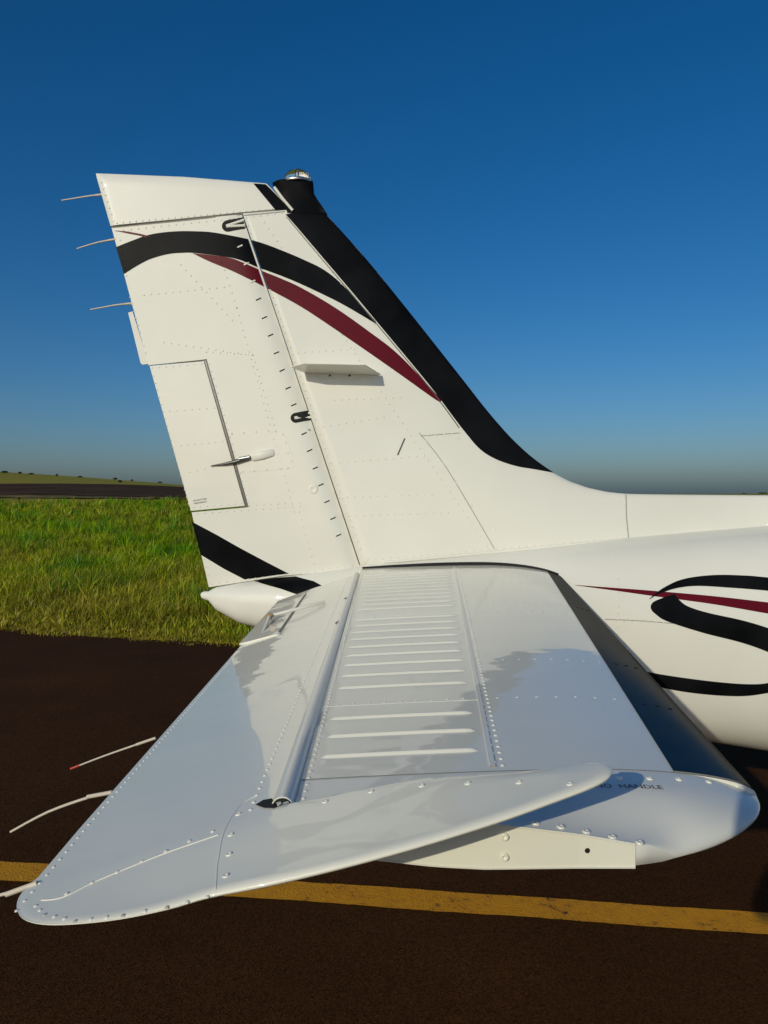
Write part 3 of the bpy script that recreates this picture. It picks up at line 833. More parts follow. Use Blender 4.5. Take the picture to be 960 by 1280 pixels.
decal('red_stripe', rpx([(142, 288), (160, 289.5), (176, 292.5), (190, 296), (184, 297.5), (174, 294.5), (158, 291.5)]), .03, lambda x, z: R2(x, z)[0], M['red'], rudder)
decal('black_stripe', rpx([(239.8, 652), (270, 668), (300, 685), (330, 701), (361, 717), (340, 719.6), (306, 724.5), (280, 711), (251, 693.5)]), .03, lambda x, z: R1(x, z)[0], M['black'], rudder)

# vane: folded plate riveted to the fin
def v3(px, py, out):
    x_, z_ = px_fin(px, py); p, n_ = S0(x_, z_); return p + n_ * out
root_a, root_b = v3(377, 466, 0), v3(474, 469, 0)
def vane_pt(t, o, lift):
    p = root_a.lerp(root_b, t); return p + Vector((0, -o, lift))
# underside plan: narrow tip at both ends, widest in the middle
VP = [(-.10, .10, .006), (.08, .150, .014), (.82, .150, .016), (1.02, .015, .0), (.95, .0, .0), (.04, .0, .0)]
pts = [vane_pt(*q) for q in VP]
top_ = [p + Vector((0, 0, .003)) for p in pts]
V = pts + top_; n6 = len(pts)
F = [tuple(range(n6)), tuple(range(2 * n6 - 1, n6 - 1, -1))] + [(i, (i + 1) % n6, (i + 1) % n6 + n6, i + n6) for i in range(n6)]
vane = mesh_ob('vane', V, F, M['white'], plane, False); fix_normals(vane)
fl = [v3(388, 465.5, .0025), v3(454, 467.5, .0025), v3(450, 473.5, .0025), v3(392, 472, .0025)]
V = fl + [p + Vector((0, .004, 0)) for p in fl]
fo = mesh_ob('flange', V, [(0, 1, 2, 3), (7, 6, 5, 4)] + [(i, (i + 1) % 4, (i + 1) % 4 + 4, i + 4) for i in range(4)], M['white'], vane, False); fix_normals(fo)
for px in (412.5, 437):
    slab('hole', [(0, 0), (.012, 0), (.006, .010)], .1, lambda u, v, px=px: v3(px, 469, .0042) + Vector((u - .006, 0, v - .005)), lambda u, v, px=px: v3(px, 469, .002) + Vector((u - .006, 0, v - .005)), M['gap'], vane)

# pins along the rudder nose, most with a dark sheet painted as shadow
pin_px = [(300, 308), (308, 330), (316, 352), (323, 374), (330.5, 397), (338, 419), (345.5, 441), (352.5, 463), (360, 485), (367, 506), (380, 542), (387, 563), (394, 585), (401, 606), (408.5, 627), (416, 648), (423, 669)]
for i, (px, py) in enumerate(pin_px):
    a, b2 = to_surf2d(px - 3.2, py + 1.3, rud_half), to_surf2d(px + 3.2, py - 1.6, rud_half)
    pa, na = R0(*a); pb, nb = R0(*b2)
    if i < 3:
        tube('pin', [pa - na * .001, pb - nb * .001], .0042, M['plastic'], rudder, n=8)
    else:
        pm, nm = R0((a[0] + b2[0]) / 2, (a[1] + b2[1]) / 2)
        d_ = (pb - pa).normalized(); w_ = nm.cross(d_)
        V = [pa + w_ * .0032 + na * .0006, pb + w_ * .0032 + nb * .0006, pb - w_ * .0032 + nb * .0006, pa - w_ * .0032 + na * .0006]
        mesh_ob('pin_shadow', V, [(0, 1, 2, 3)], M['gap'], rudder, False)
        tube('pin', [pa + w_ * .003 + na * .0005, pb + w_ * .003 + nb * .0005], .0018, M['plastic'], rudder, n=6)
# hinge notches: U shaped openings with a bracket fork inside
for (px, py, r_) in ((292, 281, 1.15), (376, 521, 1.0)):
    c = to_surf2d(px, py, rud_half)
    e_ = Vector((math.cos(math.radians(12)), math.sin(math.radians(12))))
    q_ = Vector((-e_.y, e_.x))
    out = []
    w_ = .021 * r_; L_ = .050 * r_
    for k in range(9):
        a = math.pi / 2 + math.pi * k / 8
        out.append(Vector(c) + e_ * (-L_ * .45 + math.cos(a) * w_) + q_ * math.sin(a) * w_)
    out += [Vector(c) + e_ * (L_ * .75) - q_ * w_, Vector(c) + e_ * (L_ * .75) + q_ * w_]
    decal('hinge_notch', clean([tuple(p) for p in out]), .02, lambda x, z: R2(x, z)[0], M['gap'], rudder)
    for sg in (-.55, .5):
        a0 = Vector(c) + e_ * (-L_ * .55) + q_ * (w_ * .1 * sg); a1 = Vector(c) + e_ * (L_ * .8) + q_ * (w_ * .95 * sg)
        p0, n0 = R2(*a0); p1, n1 = R2(*a1)
        tube('hinge_bracket', [p0 - n0 * .002, p1 + n1 * .002], .0058 * r_, M['white'], rudder, n=8)
# dark strip that paints the shade in the gap between fin and rudder
gp = [to_surf2d(lerp(302.6, 451, t), lerp(268.5, 711.5, t), fin_half) for t in np.linspace(0, 1, 24)]
seam_strip('rudder_gap_shade', gp, .004, lambda x, z: Vector((x, YC - rud_half(x, z) * 0.9, z)), M['seam_dark'], fin)
# round inspection plug
c = to_surf2d(391.5, 611.5, rud_half); p, nn = R0(*c); screw(p, nn, rudder, .021, .002, M['white'])
# tab actuator: fairing and rod
def r3(px, py, o): q = to_surf2d(px, py, rud_half); a, b3 = R0(*q); return a + b3 * o
rr_ = []
for t, w_, h_ in ((0, .010, .005), (.1, .017, .012), (.5, .020, .014), (.9, .017, .010), (1, .012, .003)):
    c = r3(lerp(313, 343, t), lerp(572.5, 565, t), 0); d_ = (r3(343, 565, 0) - r3(313, 572.5, 0)).normalized(); nn = Vector((0, -1, 0)); up = d_.cross(nn)
    rr_.append([c + up * math.cos(a) * w_ + nn * (max(0, math.sin(a)) ** .6 * h_) for a in np.linspace(0, math.pi, 12)] + [c - up * w_ * .5 + nn * -.003, c + up * w_ * .5 + nn * -.003])
loft('actuator_fairing', rr_, M['white'], rudder)
tube('actuator_rod', [r3(312, 573, .010), r3(296, 577, .012), r3(282, 580, .010), r3(264, 582.5, .003)], [.007, .009, .006, .0025], M['dmetal'], rudder, n=8)
tube('actuator_clevis', [r3(300, 574, .014), r3(313, 571.5, .012)], .0085, M['metal'], rudder, n=8)
# cover plate around the actuator, with screws
cp = [Vector(to_surf2d(x, y, rud_half)) for x, y in ((292, 540.5), (352, 537.5), (357, 541), (369, 581), (366, 586), (303, 590.5))]
slab('access_cover', clean(tup(cp)), .03, lambda x, z: R1(x, z)[0], lambda x, z: (x, YC - rud_half(x, z) + .001, z), M['white'], rudder)
for x_, y_ in ((289.5, 542), (304.5, 541), (320, 540), (335.5, 538.6), (344, 538.3), (353.5, 543), (357, 553), (359.5, 566), (364, 576.5), (359.5, 584.6), (350, 585.5), (333.5, 587), (317.5, 588.5), (303, 589.5)):
    q = to_surf2d(x_, y_, rud_half); p, nn = R2(*q); screw(p, nn, rudder, .0045, .0014)
# rivet rows on the rudder
rv = Rivets()
def rl(a, b2, pit=.032, r=.0040, h=.0026): rv.line(to_surf2d(*a, rud_half), to_surf2d(*b2, rud_half), pit, R0, r, h)
for a, b2 in (((150, 300), (158, 345)), ((163, 372), (182, 441)), ((268, 300), (296, 385)), ((296, 385), (368, 640)), ((145, 289), (296, 273)),
              ((180, 369), (280, 359)), ((226, 331), (290, 400)), ((205, 428), (316, 444)), ((258, 440), (310, 443)), ((312, 632), (374, 628)), ((247, 642), (375, 633)),
              ((246, 660), (262, 728)), ((265, 730), (440, 707)), ((374, 640), (392, 705)), ((316, 444), (345, 540)), ((262, 455), (310, 628))):
    rl(a, b2)
low_blk = rpx([(239.8, 652), (270, 668), (300, 685), (330, 701), (361, 717), (340, 719.6), (306, 724.5), (280, 711), (251, 693.5)])
rv.build_painted(rudder, [(clip_band(redp, -1, rud_half), 'red'), (clip_band(blk, -1, rud_half), 'black'), (low_blk, 'black')])
rv = Rivets()
for a, b2 in (((212, 514), (268, 510)), ((226, 557), (278, 552)), ((237, 590), (285, 580)), ((190, 460), (252, 455)), ((242, 634), (302, 629)), ((192, 470), (236, 630))):
    rv.line(to_surf2d(*a, rud_half), to_surf2d(*b2, rud_half), .032, R0, .0038, .0024)
rv.build(tab)
rv = Rivets()
CS = half_surf(cap_half, 0)
for a, b2 in (((146, 279), (340, 261)), ((127, 228), (142, 276))):
    rv.line(to_surf2d(*a, cap_half), to_surf2d(*b2, cap_half), .028, CS, .0042, .0026)
rv.build(cap)
seam_strip('cap_seam', [to_surf2d(x, y, rud_half) for x, y in ((140, 284.6), (180, 280.6), (220, 276.8), (260, 272.6), (300, 268.5))], .003, lambda x, z: R2(x, z)[0], M['seam'], rudder)
# rivet rows on the fin
rv = Rivets()
for a, b2 in (((308, 272), (352, 266)), ((310, 282), (456, 704)), ((325, 270), (600, 670)), ((362, 276), (468, 405)), ((372, 441), (443, 437)), ((385, 536), (480, 522)), ((424, 622), (540, 618)),
              ((405, 580), (530, 570)), ((436, 645), (560, 641)), ((460, 700), (780, 672)), ((780, 622), (783, 672)), ((535, 545), (575, 541)), ((955, 623), (958, 655)), ((418, 500), (500, 497))):
    rv.line(px_fin(*a), px_fin(*b2), .032, S0, .0040, .0026)
rv.build_painted(fin, [(clip_band(redp, 1, fin_half), 'red'), (clip_band(blk, 1, fin_half), 'black')])
for x_, y_ in ((533, 551), (554, 580), (571, 604), (589, 632), (618, 661), (573, 548), (608, 683)):
    q = px_fin(x_, y_); p, nn = S0(*q); screw(p, nn, fin, .006, .0015)
S03 = half_surf(fin_half, .0010)
for L_, w_ in (([(526, 545), (576, 541)], .003), ([(524, 541), (560, 588), (618, 686)], .003), ([(782, 618.5), (783, 645), (786, 675)], .004), ([(497, 569), (506, 548)], .006), ([(303, 269.5), (330, 267), (356, 264.5)], .004)):
    P_ = densify([Vector(px_fin(*q)) for q in L_], 8)
    seam_strip('panel_seam', P_, w_, lambda x, z: S03(x, z)[0], M['seam'] if w_ < .006 else M['dmetal'], fin)
# foot seam and fillet along the fuselage
ft_pts = [Vector((x, YC - fin_half(x, seam_z(x)) - .002, seam_z(x) + .003)) for x in np.linspace(0.0, 1.95, 40)]
tube('foot_fillet', ft_pts, .006, M['white'], fin, n=8)

# placard on the tab
def text_ob(name, body, size, place, m, parent):
    cu = bpy.data.curves.new(name, 'FONT'); cu.body = body; cu.size = size; cu.resolution_u = 2
    o = bpy.data.objects.new(name, cu); COL.objects.link(o)
    dg = bpy.context.evaluated_depsgraph_get(); me = bpy.data.meshes.new_from_object(o.evaluated_get(dg))
    bpy.data.objects.remove(o)
    V = [place(v.co.x, v.co.y) for v in me.vertices]; F = [tuple(p.vertices) for p in me.polygons]
    bpy.data.meshes.remove(me)
    return mesh_ob(name, V, F, m, parent, False)
c0 = Vector(to_surf2d(242, 627.0, rud_half)); c1 = Vector(to_surf2d(242.5, 630.4, rud_half))
ex = (Vector(to_surf2d(259, 624, rud_half)) - c0).normalized(); ey = Vector((-ex.y, ex.x))
for c, s_ in ((c0, 'DO NOT PUSH'), (c1, 'THIS SURFACE')):
    text_ob('placard_text', s_, .0088, lambda u, v, c=c: R2(*(c + ex * u + ey * v))[0], M['print'], tab)

# static wicks
def wick(pts, parent, r=.003, red=False):
    pts = densify([Vector(p) for p in pts], 4)
    w = tube('static_wick', pts, [r * (1.25 if i < 1 else 1.0 - .35 * i / len(pts)) for i in range(len(pts))], M['wick'], parent, n=8)
    d_ = (Vector(pts[1]) - Vector(pts[0])).normalized()
    tube('ferrule', [Vector(pts[0]) - d_ * .012, Vector(pts[0]) + d_ * .022], r * 1.25, M['wick'], w, n=8)
    if red:
        d2 = (Vector(pts[-1]) - Vector(pts[-2])).normalized()
        tube('tip', [Vector(pts[-1]) - d2 * .012, Vector(pts[-1]) + d2 * .004], r * 1.05, M['wicktip'], w, n=8)
for L_ in (((126, 243.5), (112, 245), (96, 247.5), (77, 250.5)), ((142, 299.5), (125, 302.5), (110, 306.5), (96, 311)), ((163, 379.5), (147, 381), (130, 384), (113, 387))):
    wick([at(x, y, YC) for x, y in L_], rudder, .0042)

# ------------------------------------------------------------------ horizontal stabilizer
ZM = EYE - 0.345                        # chord plane of the tail
LET, LER = onz(922, 968, ZM), at(706, 718, 3.0)
def s_le(y): return LET.x + (y - LET.y) * (LER.x - LET.x) / (3.0 - LET.y)
XH = -0.0955                             # rear edge of the stabilizer
YCAP = 0.872                            # seam of the tip cap
def s_T(y): return interp(y, [0.7, 0.9, 3.0], [0.026, 0.030, 0.052])
TIP_PX = ((938, 986, 0.0), (949, 1003, .001), (948, 1021, .003), (931, 1039, .006), (905, 1053, .008), (870, 1065, .0092), (830, 1075, .0098), (797, 1081.5, .010))
TIPC = [(s_le(YCAP), YCAP)] + [tuple(onz(px_, py_, ZM - dz_).xy) for px_, py_, dz_ in TIP_PX]
XE, YE = TIPC[-1]
WALL = [(XE - .002, YE), (.19, YE + .010), (.10, .747), (0.0, .762), (XH, .776)]
TIPD = tup(densify([Vector(p) for p in TIPC], 6))
def s_half(x, y):
    c = s_le(y) - XH; u = (s_le(y) - x) / c
    if u <= 0: return 0.0
    pr = rnd(u / .36) if u < .36 else 1 - .42 * ((u - .36) / .64) ** 1.5
    return s_T(y) * pr
def tip_round(x, y):
    return rnd(seg_dist((x, y), TIPD) / .075)
HW = ([-.09, .10, .19, XE, .32], [.0255, .0215, .0150, .0100, .0095])
def tip_drop(x, y):
    return interp(x, [XE - .03, XE, .30, .36, .42], [0, .010, .009, .005, 0.0]) * (1 - tip_round(x, y))
def c_half(x, y):
    h = s_half(min(x, s_le(y) - 1e-4), y)
    yw = interp(x, [p[0] for p in reversed(WALL)], [p[1] for p in reversed(WALL)])
    cap_ = lerp(interp(x, *HW), h, smooth01((y - yw) / .11))
    h = lerp(min(h, cap_), h, smooth01((x - XE) / .10))
    return h * lerp(tip_round(x, y), 1.0, smooth01((XE + .05 - x) / .05))
def c_top(x, y): return c_half(x, y) - tip_drop(x, y) * smooth01((x - XE) / .05)
def c_bot(x, y): return c_half(x, y) + tip_drop(x, y) * smooth01((x - XE) / .05)
def s_up(x, y): return Vector((x, y, ZM + s_half(x, y)))
def s_surf(x, y, off=0.0, half=s_half):
    e = .004
    n = Vector((-(half(x + e, y) - half(x - e, y)) / (2 * e), -(half(x, y + e) - half(x, y - e)) / (2 * e), 1)).normalized()
    return Vector((x, y, ZM + half(x, y))) + n * off, n
def spx(px, py, half=s_half):
    z = ZM + .03
    for _ in range(14):
        p = onz(px, py, z); z = ZM + half(p.x, p.y)
    return (p.x, p.y)
def stab_rings(ysec, x0f, off, nn=26, full=True):
    """sections at given spans; from rear edge over the top, round the nose and back below"""
    R = []
    for y in ysec:
        xl, xr = s_le(y), x0f(y)
        fs = [((1 - math.cos(math.pi * k / nn)) / 2) ** 1.0 for k in range(nn + 1)]
        top = [(lerp(xr, xl, math.sin(math.pi / 2 * k / nn)), k) for k in range(nn + 1)]
        up, lo = [], []
        for x, k in top:
            h = s_half(x, y)
            up.append((x, y, ZM + h + off)); lo.append((x, y, ZM - h - off))
        up[-1] = (xl + off, y, ZM)
        R.append(up + lo[:-1][::-1])
    return R
def mirror_copy(ob, parent):
    me = ob.data.copy()
    co = np.empty(len(me.vertices) * 3, np.float32); me.vertices.foreach_get('co', co); co = co.reshape(-1, 3)
    co[:, 1] = 2 * YC - co[:, 1]; me.vertices.foreach_set('co', co.reshape(-1)); me.flip_normals(); me.update()
    o = bpy.data.objects.new(ob.name.split('.')[0], me); link(o, parent); return o
ysec = list(np.linspace(YCAP, 3.28, 60))
stab = loft('horizontal_stabilizer', stab_rings(ysec, lambda y: XH, 0.0), M['skin'], plane)
# flat rear web etc. stay hard because the profile only closes there
BE0, BE1 = spx(845, 969), spx(683, 712.5)
def boot_x(y): return lerp(BE0[0], BE1[0], (y - BE0[1]) / (BE1[1] - BE0[1]))
boot = loft('black_leading_edge', stab_rings(list(np.linspace(YCAP + .004, 3.2, 50)), boot_x, 0.0012, 18), M['boot'], stab, caps=False)
# tip cap
V = []; xsn = [lerp(XH, .4395, math.sin(math.pi / 2 * k / 44)) for k in range(45)]
def y_out(x):
    if x <= XE - .002: return interp(x, [p[0] for p in reversed(WALL)], [p[1] for p in reversed(WALL)])
    pts = sorted(TIPD, key=lambda p: p[0]); return interp(x, [p[0] for p in pts], [p[1] for p in pts])
vv = [math.sin(math.pi / 2 * k / 16) for k in range(17)]
xsn = [x for x in xsn if x < s_le(YCAP) - 1e-5] + [s_le(YCAP) - 1e-5]
xsn = sorted(xsn + [XE - .0019])
up, lo = [], []
for x in xsn:
    yo = min(y_out(x), YCAP - 1e-4)
    for t in vv:
        y = lerp(YCAP, yo, t)
        up.append((x, y, ZM + c_top(x, y))); lo.append((x, y, ZM - c_bot(x, y)))
nx, ny = len(xsn), len(vv)
F = grid_faces(nx, ny) + [tuple(reversed(f)) for f in grid_faces(nx, ny, off=nx * ny)]
F += [(i * ny + ny - 1, (i + 1) * ny + ny - 1, nx * ny + (i + 1) * ny + ny - 1, nx * ny + i * ny + ny - 1) for i in range(nx - 1)]
tipcap = mesh_ob('tip_cap', up + lo, F, M['plastic'], stab, True); 
bmt = bmesh.new(); bmt.from_mesh(tipcap.data)
bmt.faces.ensure_lookup_table()
bmesh.ops.remove_doubles(bmt, verts=[v for v in bmt.verts if v.co.x > XE], dist=2e-4)
bmesh.ops.recalc_face_normals(bmt, faces=bmt.faces); bmt.to_mesh(tipcap.data); bmt.free()
# closing rib of the notch the elevator horn swings in: cream coloured end plate
V, F = [], []
for i, t in enumerate(np.linspace(0, 1, 40)):
    x = lerp(XH, (XE - .0025), t); y = y_out(x) - .0015; h = max(.002, c_half(x, y + .003))
    V += [(x, y, ZM + h + .0005), (x, y, ZM - h - .002)]
rib = mesh_ob('end_rib', V, grid_faces(40, 2), M['cream'], stab, False); fix_normals(rib)
tube('rib_lip', [Vector((x, y_out(x) - .001, ZM + max(.002, c_half(x, y_out(x) + .003)))) for x in np.linspace(.02, (XE - .0025), 20)], .0013, M['cream'], stab, n=6)
tube('rib_lower_flange', [Vector((x, y_out(x) - .001, ZM - max(.002, c_half(x, y_out(x) + .003)) - .001)) for x in np.linspace(XH, (XE - .0025), 20)], .0016, M['cream'], stab, n=6)
# rib screws
for x_, z_ in ((.118, .010), (.118, -.010)):
    screw((x_, y_out(x_) - .002, ZM + z_), (-.15, -1, 0), stab, .0042, .0022, M['cream'])
mesh_ob('hole', [Vector((.196 + math.cos(a) * .0026, y_out(.196) - .0024, ZM + .001 + math.sin(a) * .0026)) for a in np.linspace(0, 2 * math.pi, 16)[:-1]], [tuple(range(15))], M['gap'], stab, False)
# cap screws along the rib edge and along the seam
for x_, y_ in ((669.5, 1029.5), (701, 1034), (733, 1040), (765.5, 1046.5), (799.5, 1053.5)):
    q = spx(x_, y_, c_top); p, nn = s_surf(*q, 0.0, c_top); screw(p, nn, stab, .0042, .0020)
for x_, y_ in ((812, 971.5), (848.5, 972.5), (886, 975.5), (921, 981), (775, 971)):
    q = spx(x_, y_ + 2, c_top); q = (min(q[0], s_le(q[1]) - .012), q[1]); p, nn = s_surf(*q, 0.0, c_top); screw(p, nn, stab, .0038, .0018)
V = []
for x in np.linspace(XH, s_le(YCAP) - .002, 60):
    V += [s_surf(x, YCAP + .0012)[0] + Vector((0, 0, .0006)), s_surf(x, YCAP - .0012)[0] + Vector((0, 0, .0006))]
mesh_ob('cap_seam', V, grid_faces(60, 2), M['seam'], stab, True)
# stencil
t0, t1 = Vector(spx(744, 985.5, c_top)), Vector(spx(832, 987.5, c_top))
ex_ = (t1 - t0).normalized(); ey_ = Vector((-ex_.y, ex_.x))
L_ = (t1 - t0).length
tx = text_ob('stencil_text', 'NO  HANDLE', .0128, lambda u, v: s_surf(*(t0 + ex_ * u * (L_ / .0795) + ey_ * v), .0007, c_top)[0], M['print'], stab)
# spar seam with a raised edge, rear edge strip
SP0, SP1 = spx(614, 962), spx(568, 712)
def spar_x(y): return lerp(SP0[0], SP1[0], (y - SP0[1]) / (SP1[1] - SP0[1]))
def s_strip(name, xa, xb, ya, yb, off, m, parent, n=60):
    V = []
    for y in np.linspace(ya, yb, n):
        V += [s_surf(xa(y), y, 0.0)[0] - Vector((0, 0, .001)), s_surf(xa(y) + .0004, y, off)[0], s_surf(xb(y) - .0008, y, off)[0], s_surf(xb(y), y, 0.0)[0] - Vector((0, 0, .001))]
    o = mesh_ob(name, V, grid_faces(n, 4), m, parent, True); return fix_normals(o)
s_strip('spar_lap', lambda y: spar_x(y) - .0015, lambda y: spar_x(y) + .0065, .885, 3.1, .0016, M['plastic'], stab)
# pressed beads between rear spar and front spar
def bead(y, xa, xb):
    V, n_, mr = [], 9, 25
    for i in range(mr):
        t = i / (mr - 1); x = lerp(xa, xb, t)
        e = min(1, min(t, 1 - t) / .07); e = rnd(e)
        w = (.0062 if y < 1.1 else .0064) * (.35 + .65 * e); hgt = .0042 * e
        for j in range(n_):
            s_ = -1 + 2 * j / (n_ - 1); yy = y + s_ * w + .012 * (t - .5) * 0
            V.append(s_surf(x, yy, 0)[0] + Vector((0, 0, -.0004 + hgt * math.cos(s_ * math.pi / 2) ** 1.7)))
    return mesh_ob('bead', V, grid_faces(mr, n_), M['skin'], stab, True)
ylist = [spx(500, y_)[1] for y_ in (942, 917, 895)]
y0 = spx(500, 857)[1]
yb = y0
seam_ys = [spx(500, 877)[1], 1.98]
while yb < 2.98:
    if abs(yb - 1.98) > .035: ylist.append(yb)
    yb += .0825
for y in ylist: bead(y, XH + .016 + .004 * random.random(), spar_x(y) - .010)
rv = Rivets()
for xo, ya, yb_, pit in ((.014, .89, 3.05, .0215),):
    for y in np.arange(ya, yb_, pit):
        p, nn = s_surf(spar_x(y) + xo, y); rv.add(p, nn, .0031, .0020)
for y in np.arange(.90, 1.25, .03):
    p, nn = s_surf(spar_x(y) + .006, y); rv.add(p, nn, .002, .0022)
for y in np.arange(.80, 3.05, .0195):
    p, nn = s_surf(XH + .009, y); rv.add(p, nn, .0026, .0018)
def chord_row(y, xa, xb, pit, r=.0032, h=.0018):
    for x in np.arange(xa, xb, pit):
        p, nn = s_surf(x, y); rv.add(p, nn, r, h)
for y in seam_ys: chord_row(y, XH + .025, spar_x(y) - .01, .024)
for y in (seam_ys[0], 1.43, 1.98, 2.13, 2.55): chord_row(y, spar_x(y) + .03, boot_x(y) - .01, .03, .0030, .0012)
chord_row(3.0, XH + .03, .6, .03, .003, .001)
rv.build(stab)
for y in seam_ys:
    V = []
    for x in np.linspace(XH + .004, spar_x(y), 30):
        V += [s_surf(x, y - .009, .0)[0] + Vector((0, 0, -.0008)), s_surf(x, y - .0085, .0004)[0], s_surf(x, y + .0085, .0004)[0], s_surf(x, y + .009, 0)[0] + Vector((0, 0, -.0008))]
    o = mesh_ob('skin_lap', V, grid_faces(30, 4), M['skin'], stab, True); fix_normals(o)
for y in (1.16, 1.43, 2.13):            # screws that show on the boot
    for k in range(3):
        x = lerp(boot_x(y) + .02, s_le(y) - .02, k / 2.5); p, nn = s_surf(x, y, .001); screw(p, nn, boot.parent, .004, .0012, M['boot'])
# black tube standing for the shade in the gap between stabilizer and fuselage
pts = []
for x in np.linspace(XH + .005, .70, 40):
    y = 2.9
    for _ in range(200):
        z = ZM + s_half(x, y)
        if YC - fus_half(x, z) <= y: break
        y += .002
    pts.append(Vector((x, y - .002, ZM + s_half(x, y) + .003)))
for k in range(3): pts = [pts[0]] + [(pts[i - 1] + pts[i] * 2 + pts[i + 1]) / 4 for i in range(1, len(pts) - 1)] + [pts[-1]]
tube('root_gap_shade', pts, [.004 + .006 * math.sin(math.pi * i / 39) for i in range(40)], M['gap'], stab, n=8)

# ------------------------------------------------------------------ elevator (trailing edge drooped)
DEL = math.radians(14.0)
HX, HZ = -0.1110, ZM + .008              # hinge axis
cD, sD = math.cos(DEL), math.sin(DEL)
def e_pt(xi, y, n): return Vector((HX - xi * cD + n * (-sD) * -1 * 0 - n * sD * 0 + n * sD * -1, y, HZ - xi * sD + n * cD))
E_OFF = .012                            # height of the upper skin above the chord plane near the hinge
def epx(px, py, off=.010):
    r = ray(px, py); o = Vector((0, 0, EYE)); nrm = Vector((-sD, 0, cD)); p0 = Vector((HX, 0, HZ)) + nrm * off
    t = (p0 - o).dot(nrm) / r.dot(nrm); p = o + r * t
    d = p - Vector((HX, 0, HZ)); return (-(d.x * cD + d.z * sD), p.y)
TEa, TEb = epx(48, 1097, 0.0), epx(301, 806, .004)
def te_xi(y): return lerp(TEa[0], TEb[0], (y - TEa[1]) / (TEb[1] - TEa[1]))
print('TE', TEa, TEb, 'horn nose', epx(765, 962), 'tip', epx(22, 1135, .004), 'te at 2.95', te_xi(2.95))
outer_px = [(48, 1097), (33, 1110), (23, 1124), (21.5, 1138), (30, 1149), (52, 1155), (90, 1155), (150, 1148.5), (210, 1136), (262, 1121), (330, 1107), (420, 1086), (520, 1059), (620, 1028), (690, 1003), (735, 986), (757, 975), (765, 966), (764, 959), (755, 955.5), (735, 955)]
outer = [epx(x, y, .000) for x, y in outer_px]
inb = [epx(x, y, .012) for x, y in ((640, 958), (530, 967), (440, 984), (362, 1003))]
nose_y = inb[-1][1]
NOSE = -.014
epoly = [(te_xi(2.93), 2.93)] + [outer[0]] + tup(densify([Vector(p) for p in outer], 4))[1:] + inb + [(NOSE, nose_y + .004), (NOSE, 3.02), (te_xi(2.93) * .55, 3.0)]
outD = tup(densify([Vector(p) for p in outer], 4))
outD_edge = outD
inbD = [outer[-1]] + inb
def e_half(xi, y):
    c = max(te_xi(max(y, .7)), .1)
    T_ = lerp(.0120, .0180, max(0, min(1, (y - .78) / 2.2)))
    base = lerp(T_, .0022, max(0, min(1, xi / c)) ** 0.9) if xi > 0 else lerp(T_, .0105, smooth01(-xi / .30))
    dd_ = seg_dist((xi, y), outD_edge); k1 = rnd(dd_ / .010 + .004) * lerp(.38, 1.0, smooth01(dd_ / .13))
    k2 = lerp(1.0, .6 + .4 * rnd(seg_dist((xi, y), inbD) / .02), smooth01(-xi / .06)) if xi < 0 else 1.0
    if xi > -.02 and y > nose_y: k1 = max(k1, smooth01((y - nose_y - .02) / .2)); k2 = 1
    return max(.0006, base * k1 * k2)
def e_up(xi, y, off=0.0): return e_pt(xi, y, e_half(xi, y) + off)
def e_lo(xi, y): return e_pt(xi, y, -e_half(xi, y))
def e_surf(xi, y, off=0.0):
    e = .004
    a = e_up(xi + e, y) - e_up(xi - e, y); b2 = e_up(xi, y + e) - e_up(xi, y - e)
    n = a.cross(b2).normalized()
    if n.z < 0: n = -n
    return e_up(xi, y) + n * off, n
def edge_solid(name, poly, curve, step, widths, m, parent):
    """slab whose curved rim (curve, part of the polygon) is rounded by fine strips that follow it"""
    C = [Vector(p) for p in curve]; N = len(C)
    cen = sum(C, Vector((0, 0))) / N
    nrm = []
    for i in range(N):
        d = (C[min(i + 1, N - 1)] - C[max(i - 1, 0)]).normalized(); nrm.append(Vector((-d.y, d.x)))
    if sum((nrm[i]).dot(cen - C[i]) for i in range(N)) < 0: nrm = [-q for q in nrm]
    nrm[0] = Vector((0, 1)); nrm[-1] = Vector((-1, 0)) if nrm[-1].x < 0 else nrm[-1]
    verts, faces = [], []
    for sgn in (1, -1):
        o = len(verts)
        for p, q in zip(C, nrm):
            for w in widths:
                c = p + q * w; verts.append(e_pt(c.x, c.y, sgn * e_half(c.x, c.y)))
        faces += grid_faces(N, len(widths), off=o)
    inner = [tuple(p + q * widths[-1]) for p, q in zip(C, nrm)]
    keep, tag = [], False
    poly2 = []
    cs = set((round(p[0], 6), round(p[1], 6)) for p in curve)
    done = False
    for p in poly:
        if (round(p[0], 6), round(p[1], 6)) in cs:
            if not done: poly2 += inner; done = True
        else: poly2.append(p)
    V, F, B = poly_cells(clean(poly2), step)
    o = len(verts); n = len(V)
    verts += [e_up(*p) for p in V] + [e_lo(*p) for p in V]
    faces += [tuple(i + o for i in f) for f in F] + [tuple(i + o + n for i in f) for f in F]
    for a, b2 in B:                      # close the straight rims
        ma = ((V[a][0] + V[b2][0]) / 2, (V[a][1] + V[b2][1]) / 2)
        if seg_dist(ma, inner) > 1e-4: faces.append((o + a, o + b2, o + n + b2, o + n + a))
    i0 = len(widths) * N
    for i in range(N - 1):
        faces.append((i * len(widths), (i + 1) * len(widths), i0 + (i + 1) * len(widths), i0 + i * len(widths)))
    ob = mesh_ob(name, verts, faces, m, parent, True)
    bmt = bmesh.new(); bmt.from_mesh(ob.data); bmesh.ops.remove_doubles(bmt, verts=bmt.verts, dist=2e-5)
    bmesh.ops.recalc_face_normals(bmt, faces=bmt.faces)
    for e in bmt.edges:
        if e.is_manifold and e.calc_face_angle(0) > math.radians(50): e.smooth = False
    bmt.to_mesh(ob.data); bmt.free()
    return ob
